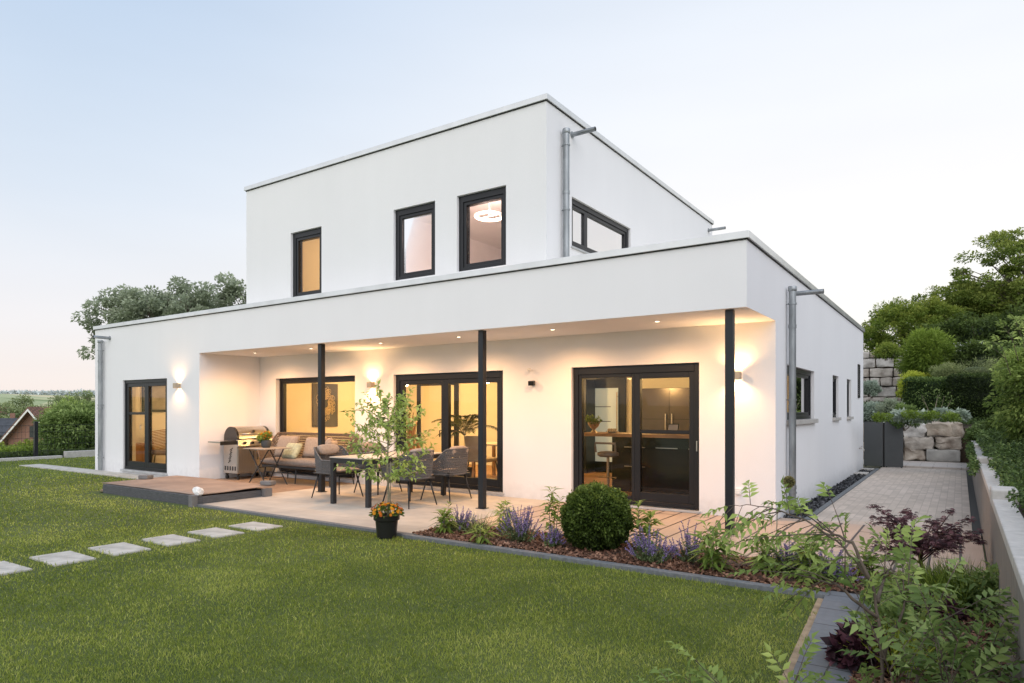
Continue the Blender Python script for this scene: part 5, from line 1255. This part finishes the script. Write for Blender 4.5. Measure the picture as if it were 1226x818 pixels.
# ------------------------------------------------------------------ retaining wall on the right with piers
t = thing('retaining_wall', 'long pale concrete retaining wall with raised cap blocks along the right of the path', 'wall', (2.3, 0, 0))
mb = MB().box(.012, .12, -9, 14.2, -.3, .72); yy = -9
while yy < 14.15: mb.box(0, .0119, yy+.004, yy+.196, -.3, .719); yy += .2
obj('wall_face', mb, M['palisade'], t)
mb = MB()
ys = [-9, -6.4, -5.2, -4.0, -2.72, -1.44]
for a, b in zip(ys, ys[1:]): mb.box(-.012, .125, a+.004, b-.004, .722, .79)
for a, b in ((-1.08, .9), (.9, 2.83), (3.19, 5.0), (5.0, 7.0), (7.36, 9.2), (9.2, 11.2), (11.5, 14.2)): mb.box(-.012, .125, a+.004, b-.004, .722, .79)
obj('coping', mb, M['conc_light'], t, bevel=.008)
for y in (-1.44, 2.83, 7.0, 11.2): obj('cap_block', MB().box(-.018, .16, y, y+.34, .722, .865), M['conc_light'], t, bevel=.018, seg=3)
# planted bank behind it
mb = MB(); nx, ny_ = 12, 60
def bank_z(x, y): return .66+.50*(max(0, x-2.6))**.9*1.0+.012*max(0, y)+.05*noise.noise((x*1.2, y*1.2, 0))
for i in range(nx+1):
    for j in range(ny_+1):
        x = 2.415+ (7.5)*(i/nx)**1.5; y = -9+31*j/ny_; mb.v.append((x, y, bank_z(x, y)))
for i in range(nx):
    for j in range(ny_): a = i*(ny_+1)+j; mb.f.append((a, a+ny_+1, a+ny_+2, a+1))
struct(obj('bank', mb, M['soil'], smooth=True))
# ground cover (uncountable) over bank and wall
def bank_cover():
    g = np.random.default_rng(71); n2 = 52000; y = -5.5+19.5*g.random(n2)**1.25; x = 2.38+1.9*g.random(n2)**1.5
    z = np.array([bank_z(max(2.42, a), b) for a, b in zip(x, y)])+.10+.14*g.random(n2)*(1+.8*np.sin(y*2.3+x*3))
    ed = .5+.5*np.sin(y*2.9+1.1)*np.sin(y*1.27); gone = ((x < 2.38+.10*(1-ed)) & (g.random(n2) < .8)) | ((y < -1.1) & (x < 2.395+.03*np.sin(y*4)))
    x = x[~gone]; y = y[~gone]; z = z[~gone]; n2 = len(x)
    z = np.where(x < 2.50, np.maximum(z, .80+.07*g.random(n2)), z)
    # trailing shoots over the face
    m_ = 2600; yt = -1.3+13*g.random(m_); dep = .16*g.random(m_)**1.6*(.4+.6*np.clip(np.sin(yt*2.9+1.1)*np.sin(yt*1.27)+.3, 0, 1))
    xt = 2.27-.05*g.random(m_)-.05*np.sin(dep*8); zt = .82-dep
    kp = (np.sin(yt*2.9+1.1)*np.sin(yt*1.27) > -.15) & ((yt > .9) & (yt < 9)); xt, yt, zt = xt[kp], yt[kp], zt[kp]
    P = np.concatenate([np.stack([x, y, z], 1), np.stack([xt, yt, zt], 1)]); n2 = len(P)
    D = g.normal(size=(n2, 3)); D[:, 0] -= .3; N = g.normal(size=(n2, 3))*.5; N[:, 2] += 1
    dist = np.hypot(P[:, 0]-CX, P[:, 1]-CY); L = np.clip(.030+.0030*(dist-5), .03, .065)*(.7+.6*g.random(n2))
    lv = .35+.22*g.normal(size=n2)+.15*np.sin(P[:, 1]*2.1)*np.sin(P[:, 0]*7)
    lv[g.random(n2) < .012] = 1
    return leaves_obj('ground_cover', P, D, N, L, L*.55, lv, M['fol_ivy'], None)
tag(bank_cover(), 'small-leaved green ground cover spilling over the retaining wall', 'ground cover', kind='stuff')
# sprigs of the ground cover standing up
# ------------------------------------------------------------------ stone walls
def stone_block(mb, x0, x1, y0, y1, z0, z1, seed, rough=.075, n_=8):
    """rough-hewn block: gridded box with displaced, rounded faces"""
    bm = bmesh.new(); bmesh.ops.create_cube(bm, size=1); bmesh.ops.subdivide_edges(bm, edges=bm.edges[:], cuts=n_, use_grid_fill=True)
    sx, sy, sz = x1-x0, y1-y0, z1-z0
    for v in bm.verts:
        p = v.co.copy(); q = Vector((p.x*sx, p.y*sy, p.z*sz)); r_ = .045
        for a, s in enumerate((sx, sy, sz)):
            pass
        inner = Vector((max(-sx/2+r_, min(sx/2-r_, q.x)), max(-sy/2+r_, min(sy/2-r_, q.y)), max(-sz/2+r_, min(sz/2-r_, q.z)))); d = q-inner
        if d.length > 1e-6: q = inner+d.normalized()*r_
        k = Vector(((x0+x1)/2, (y0+y1)/2, (z0+z1)/2)); nn_ = noise.noise_vector((q+k)*4.5+Vector((seed*3.1, 0, 0)))*rough+noise.noise_vector((q+k)*13)*rough*.4
        v.co = q+k+nn_
    bm.verts.ensure_lookup_table(); mb.add([tuple(v.co) for v in bm.verts], [tuple(v.index for v in f.verts) for f in bm.faces]); bm.free()
def stone_mat(name, tint=1):
    m, n, l, b = nt(name); tc = n.new('ShaderNodeTexCoord'); oi = n.new('ShaderNodeNewGeometry')
    t = n.new('ShaderNodeTexNoise'); t.inputs['Scale'].default_value = 3.5; t.inputs['Detail'].default_value = 10; l.new(tc.outputs['Object'], t.inputs['Vector'])
    r = n.new('ShaderNodeValToRGB'); e = r.color_ramp.elements; e[0].position = .3; e[0].color = rgb((.17*tint, .12*tint, .085*tint)); e[1].position = .75; e[1].color = rgb((.56*tint, .49*tint, .41*tint)); x = e.new(.5); x.color = rgb((.38*tint, .32*tint, .26*tint)); l.new(t.outputs['Fac'], r.inputs[0])
    hs = n.new('ShaderNodeHueSaturation'); l.new(r.outputs[0], hs.inputs['Color']); ri = oi.outputs['Random Per Island']
    mr = n.new('ShaderNodeMapRange'); mr.inputs[3].default_value = .25; mr.inputs[4].default_value = 1.15; l.new(ri, mr.inputs[0]); l.new(mr.outputs[0], hs.inputs['Saturation'])
    mv = n.new('ShaderNodeMapRange'); mv.inputs[3].default_value = 1.2; mv.inputs[4].default_value = .85; l.new(ri, mv.inputs[0]); l.new(mv.outputs[0], hs.inputs['Value'])
    l.new(hs.outputs[0], b.inputs['Base Color']); b.inputs['Roughness'].default_value = .95
    t2 = n.new('ShaderNodeTexNoise'); t2.inputs['Scale'].default_value = 22; t2.inputs['Detail'].default_value = 8; l.new(tc.outputs['Object'], t2.inputs['Vector'])
    bp = n.new('ShaderNodeBump'); bp.inputs['Strength'].default_value = .8; bp.inputs['Distance'].default_value = .02; l.new(t2.outputs['Fac'], bp.inputs['Height']); l.new(bp.outputs[0], b.inputs['Normal']); return m
M['rock'] = stone_mat('rough_sandstone'); M['rock2'] = stone_mat('paler_sandstone', 1.05)
t = thing('stone_wall', 'low wall of large rough sandstone blocks at the end of the garden path', 'wall', (0, 14.1, 0))
mb = MB(); Yw = (0, .55)
for i, (a, b, c, d) in enumerate(((.72, 1.28, .74, 1.10), (1.30, 2.14, .76, 1.16), (.72, 1.46, .38, .75), (1.50, 2.12, .40, .76), (.72, 1.25, .06, .39), (-1.9, -.7, .06, .6), (-.68, .70, .06, .55), (-1.9, -.4, .6, 1.08), (-.38, .70, .57, 1.1))):
    stone_block(mb, a, b, 0, .6, c, d, i)
obj('stones', mb, M['rock'], t, smooth='auto'); mb = MB(); stone_block(mb, 1.28, 2.08, -.02, .6, .05, .40, 40, .012); obj('grey_stone', mb, M['stone_grey'], t, smooth='auto')
obj('backing', MB().box(-1.9, 2.28, .3, .9, -.1, 1.0), M['soil'], t)
t = thing('dry_stone_wall', 'tall dry stone wall of mixed pale blocks higher up the slope behind the house corner', 'wall', (0, 21.5, 0))
mb = MB(); g = np.random.default_rng(81); z = 1.4; i = 0
while z < 3.55:
    h_ = .26+.16*g.random(); x = -5.0+g.random()*.3
    while x < 1.6:
        w_ = .35+.6*g.random(); stone_block(mb, x, x+w_-.025, 0+.04*g.random(), .5, z, z+h_-.02, i, .03, 4); x += w_; i += 1
    z += h_
obj('stones', mb, M['rock2'], t, smooth='auto'); obj('backing', MB().box(-5, 1.6, .25, .8, 1, 3.5), M['soil'], t)
for (x0, x1, lb) in ((-.05, .40, 'left one of two dark grey panels closing the path beside the house corner'), (.43, .86, 'right one of two dark grey panels, next to the sandstone wall')):
    t = thing('privacy_panel', lb, 'panel', ((x0+x1)/2, 11.9, 0), 0, 'dark grey panels at the end of the path'); w_ = (x1-x0)/2-.004
    obj('panel_sheet', MB().box(-w_, w_, -.02, .02, .02, 1.19), M['panel'], t, bevel=.004); obj('post', MB().box(-w_+.02, -w_+.06, .022, .06, 0, 1.15).box(w_-.06, w_-.02, .022, .06, 0, 1.15), M['frame'], t)
    if x0 < 0: obj('gap_dark_strip', MB().box(w_+.0, w_+.045, .03, .05, 0, 1.17), M['edge_black'], t)  # black strip added so the gap between the panels looks dark
    obj('top_rail', MB().box(-w_, w_, -.024, .024, 1.191, 1.20), M['frame'], t)

# ------------------------------------------------------------------ slope planting
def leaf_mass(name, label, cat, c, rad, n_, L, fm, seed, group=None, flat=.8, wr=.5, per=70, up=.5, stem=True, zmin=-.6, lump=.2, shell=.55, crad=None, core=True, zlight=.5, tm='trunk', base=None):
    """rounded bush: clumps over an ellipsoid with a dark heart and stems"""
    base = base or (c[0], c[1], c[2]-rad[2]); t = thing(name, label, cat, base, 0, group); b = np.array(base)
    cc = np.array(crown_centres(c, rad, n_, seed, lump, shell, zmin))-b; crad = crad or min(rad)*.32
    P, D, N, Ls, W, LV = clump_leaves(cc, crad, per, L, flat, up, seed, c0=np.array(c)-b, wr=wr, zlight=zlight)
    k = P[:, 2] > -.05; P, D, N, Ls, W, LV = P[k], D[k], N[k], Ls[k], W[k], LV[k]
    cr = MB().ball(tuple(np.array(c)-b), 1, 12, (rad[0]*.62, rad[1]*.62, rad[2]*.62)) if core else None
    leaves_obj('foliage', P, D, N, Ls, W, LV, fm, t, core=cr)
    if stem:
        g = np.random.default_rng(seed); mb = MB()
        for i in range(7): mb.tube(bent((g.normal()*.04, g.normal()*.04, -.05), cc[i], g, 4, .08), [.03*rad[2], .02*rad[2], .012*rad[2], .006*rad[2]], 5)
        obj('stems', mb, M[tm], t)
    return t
def pc(u, v, d): p = at(u, v, d); return (p.x, p.y, p.z)
# trees
make_tree('round_tree', 'rounded dark green tree above the dry stone wall, next to the house corner', 'tree', (-.35, 29, 3.2), pc(1082, 397, 31), (1.95, 1.9, 1.45), 200, .30, 190, .10, M['fol_tree'], tr=.12, seed=91, lump=.18, shell=.45, limbs=22, group=None)
make_tree('tall_tree', 'tall spreading tree rising out of the upper right corner', 'tree', (4.6, 27.5, 3.3), pc(1272, 383, 30), (4.8, 3.6, 4.4), 660, .42, 190, .13, M['fol_tree2'], tr=.3, seed=92, lump=.09, shell=.4, limbs=200, flat=.42)
make_tree('leaning_tree', 'open-branched tree between the round tree and the tall tree', 'tree', (2.4, 30, 3.3), pc(1162, 388, 32), (2.5, 1.9, 2.0), 260, .34, 170, .12, M['fol_tree2'], tr=.16, seed=93, lump=.14, shell=.35, limbs=24, flat=.5)
make_tree('grey_green_tree', 'large grey-green tree rising behind the flat roof at the left', 'tree', (-32, 11.5, -1.5), tuple(Vector(pc(203, 402, 35))), (3.9, 3.6, 2.55), 300, .40, 170, .16, M['fol_grey'], tr=.34, seed=94, lump=.16, shell=.5, limbs=30, flat=.8, wr=.6)
make_tree('grey_green_tree', 'part of a grey-green tree showing just left of the upper storey wall', 'tree', (-27, 18, -1), pc(290, 385, 36), (1.4, 1.5, 2.0), 30, .5, 170, .18, M['fol_grey'], tr=.2, seed=95, limbs=10, wr=.6)
leaf_mass('thuja_bush', 'bright green feathery rounded conifer above the hedge', 'shrub', pc(1112, 430, 23.5), (.66, .70, .80), 110, .16, M['fol_thuja'], 96, per=170, wr=.16, flat=1.3, up=0, crad=.24, shell=.6, lump=.18)
leaf_mass('elder_bush', 'dark green bush with a few white flower heads behind the feathery conifer', 'shrub', pc(1185, 414, 26), (2.1, 1.2, 1.25), 110, .13, M['fol_hedge'], 97, per=130, crad=.35)
leaf_mass('dark_bush', 'low dark bush between the grass mounds and the white-flowering bush', 'shrub', pc(1172, 438, 22.6), (1.9, .5, .62), 80, .10, M['fol_hedge'], 98, per=120, crad=.24)
t = thing('elder_blossom', 'white flat flower heads on the dark bush behind the conifer', 'flower', pc(1148, 410, 24.7)); g = np.random.default_rng(5); n2 = 260
cl = np.array([(Vector(pc(u_, v_, 24.7))-Vector(pc(1148, 410, 24.7)))[:] for u_, v_ in ((1140, 415), (1152, 413), (1168, 410), (1146, 421), (1158, 420))]); ci = g.integers(0, 5, n2); P = cl[ci]+g.normal(size=(n2, 3))*np.array([.11, .11, .025])
leaves_obj('petals', P, g.normal(size=(n2, 3)), np.tile([0, 0, 1.], (n2, 1)), np.full(n2, .06), np.full(n2, .05), g.random(n2), M['fol_dryleaf'], t)
def hedge(label, x0, x1, y0, y1, z0, z1, seed, fm, L=.06, dens=1500):
    g = np.random.default_rng(seed); t = thing('clipped_hedge', label, 'hedge', ((x0+x1)/2, (y0+y1)/2, z0), 0); sx, sy, sz = (x1-x0), (y1-y0), (z1-z0)
    faces = [((0, -1, 0), sx*sz), ((1, 0, 0), sy*sz), ((-1, 0, 0), sy*sz), ((0, 0, 1), sx*sy), ((0, 1, 0), sx*sz*.3)]; P = []; O = []
    for nrm, ar in faces:
        k = int(ar*dens); q = (g.random((k, 3))-.5)*np.array([sx, sy, sz]); nr = np.array(nrm, float)
        for a in range(3):
            if nrm[a]: q[:, a] = nrm[a]*[sx, sy, sz][a]/2
        bumpy = .035*np.sin(q[:, 0]*5)*np.sin(q[:, 2]*6+q[:, 1]*4)+.03*g.normal(size=k); q += nr*bumpy[:, None]; q[:, 2] += sz/2; P.append(q); O.append(np.tile(nr, (k, 1)))
    P = np.concatenate(P); O = np.concatenate(O); n2 = len(P); Ls = L*(.6+.8*g.random(n2))
    leaves_obj('foliage', P, O+g.normal(size=P.shape)*.7, g.normal(size=P.shape)*.6+np.array([0, 0, .6]), Ls, Ls*.55, .25+.25*O[:, 2]+.2*g.normal(size=n2)+.1*np.sin(P[:, 0]*4+P[:, 2]*5), fm, t, core=MB().box(-sx/2+.06, sx/2-.06, -sy/2+.06, sy/2-.06, 0, sz-.06))
    obj('stems', MB().tube([(-sx*.3, 0, -.1), (-sx*.3, 0, .3)], .03, 6).tube([(sx*.3, 0, -.1), (sx*.3, 0, .3)], .03, 6), M['trunk'], t); return t
hedge('clipped hedge, lighter left block above the sandstone wall', .62, 1.78, 16.6, 17.5, 1.05, 2.46, 101, M['fol_shrub_dark'])
hedge('clipped hedge, dark right block above the sandstone wall', 1.82, 3.3, 16.1, 17.2, 1.05, 2.52, 102, M['fol_hedge'])
for k, (u_, v_, d_, rx, rz_, fm, lb, L_, wr_, nm) in enumerate((
    (1096, 456, 23, .42, .26, 'fol_yellow', 'yellow-green low bush at the foot of the feathery conifer', .06, .5, 'low_bush'),
    (1085, 468, 21.5, .22, .28, 'fol_yellow', 'small yellow-green bush at the left end of the hedge', .05, .5, 'low_bush'),
    (1134, 447, 21.5, .36, .28, 'fol_mound', 'small rounded grey-green mound above the joint of the two hedges', .09, .12, 'grass_mound'),
    (1168, 446, 21, .72, .30, 'fol_mound', 'wide rounded soft green grass mound above the dark hedge', .10, .10, 'grass_mound'),
    (1045, 496, 20.5, .36, .26, 'fol_silver', 'silvery leafed bush behind the left grey panel', .08, .45, 'silver_bush'),
    (1044, 466, 20.8, .20, .24, 'fol_silver', 'small silver-green shrub in front of the dry stone wall', .06, .4, 'silver_bush'),
    (1068, 493, 18.5, .34, .30, 'fol_grey', 'loose grey-green bush between silver bush and hedge', .06, .4, 'loose_bush'),
    (1082, 500, 17.2, .30, .30, 'fol_shrub_dark', 'dark twiggy bush at the left foot of the hedge', .05, .5, 'loose_bush'),
    (1062, 422, 22, .36, .22, 'fol_tree', 'low dark bush hanging over the top of the dry stone wall', .06, .5, 'low_bush'))):
    leaf_mass(nm, lb, 'shrub', pc(u_, v_, d_), (rx, rx*.9, rz_), 40, L_, M[fm], 110+k, per=90, wr=wr_, flat=.9, crad=rx*.35)
for k, u_ in enumerate((1056, 1074, 1090, 1104, 1116, 1128, 1139, 1148)):
    fm = ['fol_thuja', 'fol_silver', 'fol_thuja', 'fol_silver', 'fol_thuja', 'fol_silver', 'fol_thuja', 'fol_silver'][k]
    wd = ['directly above the left grey panel', 'above the gap of the grey panels', 'above the right grey panel', 'above the leftmost sandstone block', 'left of the middle of the sandstone wall top', 'over the middle of the sandstone wall', 'right of the middle of the sandstone wall top', 'at the right end of the sandstone wall'][k]
    leaf_mass('edging_plant', ('fresh green' if k % 2 == 0 else 'silvery broad-leaved') + ' edging plant ' + wd, 'plant', pc(u_, 500-(k % 3)*2, 15.1+.6*(k % 2)), (.14, .17, .045), 12, .09 if k % 2 else .06, M[fm], 130+k, per=50, wr=.5 if k % 2 else .3, crad=.09, stem=False, core=False)
leaf_mass('twiggy_shrub', 'bare-twigged shrub in front of the hedge', 'shrub', pc(1120, 482, 16.4), (.42, .3, .42), 20, .04, M['fol_shrub_dark'], 150, per=20, core=False, crad=.15, tm='trunk_light')
# soft soil-hiding ground cover on the slope
g = np.random.default_rng(160); n2 = 26000; x = -3+6.5*g.random(n2); y = 14.9+6.6*g.random(n2); z = np.array([terr_z(a, b) for a, b in zip(x, y)])
z = np.maximum(z, np.interp(y, [14.9, 21.5], [1.05, 1.75]))+.12*g.random(n2); P = np.stack([x, y, z], 1); D = g.normal(size=(n2, 3)); N = g.normal(size=(n2, 3))*.5; N[:, 2] += 1
L = .07*(.6+.8*g.random(n2)); tag(leaves_obj('slope_ground_cover', P, D, N, L, L*.4, .3+.25*g.normal(size=n2), M['fol_ivy'], None), 'low green ground cover on the planted slope behind the sandstone wall', 'ground cover', kind='stuff')
mb = MB()
for i in range(15):
    for j in range(11): x = -5+8*i/14; y = 14.7+7.2*j/10; mb.v.append((x, y, np.interp(y, [14.7, 21.5, 21.9], [1.0, 1.7, 1.75])+.05*noise.noise((x, y, 3))))
for i in range(14):
    for j in range(10): a = i*11+j; mb.f.append((a, a+11, a+12, a+1))
struct(obj('slope', mb, M['soil'], smooth=True))
g = np.random.default_rng(161); n2 = 22000; x = -6+15*g.random(n2); y = 22.1+14*g.random(n2); P = np.stack([x, y, 3.4+.35*g.random(n2)], 1); D = g.normal(size=(n2, 3)); N = g.normal(size=(n2, 3))*.5; N[:, 2] += 1
L = .16*(.6+.8*g.random(n2)); tag(leaves_obj('undergrowth', P, D, N, L, L*.45, .3+.25*g.normal(size=n2), M['fol_hedge'], None), 'dark green undergrowth beneath the trees above the dry stone wall', 'undergrowth', kind='stuff')
# tall bushes on the bank at the right frame edge
leaf_mass('bank_bush', 'tall bright green leafy bush on the bank at the right picture edge', 'shrub', pc(1246, 468, 10.0), (.42, .62, .72), 120, .065, M['fol_shrub'], 170, per=150, crad=.20, shell=.6, zmin=-.95, base=(2.95, 4.5, .75))
leaf_mass('bank_bush', 'darker bush on the bank in front of the dark hedge', 'shrub', pc(1206, 520, 13.5), (.34, .7, .34), 70, .06, M['fol_hedge'], 171, per=110, crad=.16)
leaf_mass('bank_bush', 'low spreading bush where the retaining wall meets the slope', 'shrub', pc(1182, 522, 15.5), (.30, .6, .22), 50, .06, M['fol_ivy'], 172, per=100, crad=.15)
for k, (u_, v_, d_) in enumerate(((1205, 392, 9.6), (1215, 385, 9.8), (1196, 410, 9.7))):
    s0 = Vector(pc(u_+14, v_+40, d_+.1)); compound_shrub('arching_shoot', ['arching light shoot on the bank bush, middle one', 'arching light shoot at the top of the bank bush', 'arching light shoot on the left side of the bank bush'][k], tuple(s0), [[tuple(s0), tuple(s0.lerp(Vector(pc(u_, v_, d_)), .5)+Vector((0, 0, .06))), pc(u_, v_, d_)]], M['fol_shrub'], 180+k, .06, 2, 'plant', dens=.8, r0=.006)
rr = rng.random
# small dry seed heads / sprigs above the ground cover
# ------------------------------------------------------------------ left: fence, hedge, village
FX = -21.8
t = thing('wire_fence', 'thin dark wire mesh fence at the left end of the lawn', 'fence', (FX, 0, 0))
for i, y in enumerate((-6.5, -4.1, -1.6, .88, 3.4, 5.9)): obj('post', MB().box(-.05, .05, y-.05, y+.05, -.1, 1.14), M['frame'], t, bevel=.004)
mb = MB()
for z in np.arange(.02, 1.03, .2): mb.tube([(0, -6.5, z), (0, 5.9, z)], .005, 4)
for y in np.arange(-6.5, 5.9, .10): mb.tube([(0, y, 0), (0, y, 1.04)], .003, 3, cap=False)
obj('mesh_panel', mb, M['frame'], t)
for k, (y0, y1, lb) in enumerate(((-7, 1.5, 'low kerb stones under the fence at the left'), (1.6, 6.5, 'short pale kerb wall near the left house corner'))):
    o = obj('kerb_wall', MB().box(-.1, .1, 0, y1-y0, 0, .14 if k == 0 else .26), M['conc_light'], bevel=.01); o.location = (FX+.22, y0, -.08); tag(o, lb, 'kerb')
hedge('long low dark hedge behind the wire fence', -23.4, -22.2, -9, 8, -.6, .06, 201, M['fol_hedge'], .09, 420)
leaf_mass('bamboo_bush', 'dense tall leafy bush left of the house corner, its upper shoots pale green', 'shrub', pc(99, 517, 25.5), (.72, 1.2, 1.0), 160, .13, M['fol_shrub_dark'], 202, per=170, crad=.30, wr=.4, zmin=-.9, shell=.55, lump=.22, zlight=.7)
leaf_mass('bamboo_bush', 'lighter loose bush between the fence post and the tall leafy bush', 'shrub', pc(80, 510, 27), (.42, 1.0, .85), 80, .12, M['fol_shrub'], 203, per=90, crad=.26, wr=.32, zmin=-.8)
leaf_mass('garden_bush', 'light green bush behind the low hedge at the left picture edge', 'shrub', pc(10, 544, 26), (1.1, 1.3, .16), 60, .10, M['fol_thuja'], 204, per=90, crad=.26)
leaf_mass('garden_bush', 'dark reddish bush in front of the brick gable', 'shrub', pc(32, 540, 29), (.6, 1, .30), 50, .12, M['fol_tree'], 205, per=80, crad=.26)
# brick house with its gable toward us
p = at(42, 487, 70); rz_b = YAW-.25; off = Matrix.Rotation(rz_b, 3, 'Z') @ Vector((2.4, 0, 8.85)); bt = thing('brick_house', 'red brick house with a brown tiled gable roof beyond the fence', 'house', tuple(p-off), rz_b)
# local: gable faces -y; width along x
z0 = 0
obj('wall', MB().add([(-1.2, 0, 0), (6.0, 0, 0), (6.0, 9, 0), (-1.2, 9, 0), (-1.2, 0, 5.4), (6.0, 0, 5.4), (6.0, 9, 5.4), (-1.2, 9, 5.4), (2.4, 0, 8.6), (2.4, 9, 8.6)], [(0, 1, 5, 8, 4), (3, 7, 9, 6, 2), (0, 4, 7, 3), (1, 2, 6, 5), (4, 8, 9, 7), (5, 6, 9, 8)]), M['brick'], bt)
sl = (8.75-4.0)/(2.4+3.0)
for s in (-1, 1):
    ex = 2.4+s*4.4; ez = 8.85-4.4*.92
    obj('roof', MB().add([(2.4, -.8, 8.85), (ex, -.8, ez), (ex, 9.5, ez), (2.4, 9.5, 8.85), (2.4, -.8, 8.65), (ex, -.8, ez-.2), (ex, 9.5, ez-.2), (2.4, 9.5, 8.65)], [(0, 1, 2, 3), (4, 7, 6, 5), (0, 4, 5, 1), (1, 5, 6, 2), (2, 6, 7, 3)]), M['rooftile'], bt)
    obj('barge_board', MB().add([(2.4, -.84, 8.62), (ex, -.84, ez-.22), (ex, -.78, ez-.22), (2.4, -.78, 8.62), (2.4, -.84, 8.38), (ex, -.84, ez-.46), (ex, -.78, ez-.46), (2.4, -.78, 8.38)], [(0, 1, 2, 3), (4, 7, 6, 5), (0, 4, 5, 1), (3, 2, 6, 7), (1, 5, 6, 2), (0, 3, 7, 4)]), M['house_white'], bt)
obj('window', MB().box(1.7, 3.1, -.03, .05, 5.6, 6.8), M['window_dark'], bt)
def simple_house(name, label, u, vb, d, w_, dp, h, rh, rot, wm, rm, nwin=3):
    p = at(u, vb, d); t = thing(name, label, 'house', (p.x, p.y, p.z), YAW+rot, None); a, b = w_/2, dp/2
    obj('wall', MB().add([(-a, -b, -3), (a, -b, -3), (a, b, -3), (-a, b, -3), (-a, -b, h), (a, -b, h), (a, b, h), (-a, b, h), (-a, 0, h+rh), (a, 0, h+rh)], [(0, 1, 5, 4), (2, 3, 7, 6), (1, 2, 6, 9, 5), (3, 0, 4, 8, 7), (4, 5, 9, 8), (6, 7, 8, 9)]), M[wm], t)
    o = .4; q = rh*o/b
    for s in (-1, 1): obj('roof', MB().add([(-a-o, 0, h+rh+.12), (a+o, 0, h+rh+.12), (a+o, s*(b+o), h-q+.12), (-a-o, s*(b+o), h-q+.12), (-a-o, 0, h+rh-.05), (a+o, 0, h+rh-.05), (a+o, s*(b+o), h-q-.05), (-a-o, s*(b+o), h-q-.05)], [(0, 1, 2, 3), (7, 6, 5, 4), (2, 6, 7, 3), (0, 3, 7, 4), (1, 5, 6, 2)]), M[rm], t)
    r_ = obj('chimney', MB().box(a*.3, a*.3+.6, .3, .9, h+rh*.5, h+rh+.9), M['brick'], t)
    for i in range(nwin):
        x = -a+w_*(i+.5)/nwin; f = obj('window', MB().box(x-.65, x+.65, -b-.05, -b-.003, h*.35, h*.35+1.4), M['house_white'], t); obj('pane', MB().box(x-.55, x+.55, -b-.07, -b-.052, h*.35+.1, h*.35+1.3), M['window_dark'], f)
    for i in range(2): y = -b+dp*(i+.7)/2.4; f = obj('window', MB().box(a+.003, a+.05, y-.6, y+.6, h*.35, h*.35+1.4), M['house_white'], t); obj('pane', MB().box(a+.052, a+.07, y-.5, y+.5, h*.35+.1, h*.35+1.3), M['window_dark'], f)
    return t
simple_house('village_house', 'white village house with a dark slate roof at the left picture edge', 3, 535, 105, 6, 6, 2.2, 2.2, .5, 'house_white', 'slate_roof')
simple_house('village_house', 'white gabled village house just left of the brick roof', 22, 538, 112, 3.2, 5, 2.6, 1.6, -.6, 'house_cream', 'slate_roof', 2)
simple_house('village_house', 'small far white house among the trees above the brick roof', 25, 500, 210, 4, 4, 1, 1, .2, 'house_white', 'rooftile')
simple_house('village_house', 'far house with a brown roof in the valley at the left edge', -14, 516, 170, 9, 7, 3, 3, .3, 'house_white', 'rooftile')
for k, (u_, v_, d_, r_, lb) in enumerate(((28, 490, 190, 3.8, 'dark round valley tree directly above the brick roof'), (12, 500, 150, 3.4, 'broad valley tree above the white village house'), (3, 494, 200, 3.2, 'valley tree at the left picture edge'), (45, 498, 160, 3.0, 'valley tree right of the dark round one'), (70, 483, 420, 5.5, 'far tree on the field left of the bush top'), (98, 478, 420, 7, 'far tree on the field next to the house corner'), (86, 481, 520, 6, 'far tree between two others on the field'), (18, 512, 130, 2.6, 'small valley tree among the white houses'), (-12, 505, 150, 3.5, 'valley tree just outside the left picture edge'))):
    c = pc(u_, v_, d_); make_tree('valley_tree', lb, 'tree', (c[0], c[1], c[2]-r_*1.5), c, (r_, r_, r_*.8), 26, r_*.34, 60, r_*.17, M['fol_far'], tr=r_*.08, seed=220+k, group='trees in the valley', limbs=6)
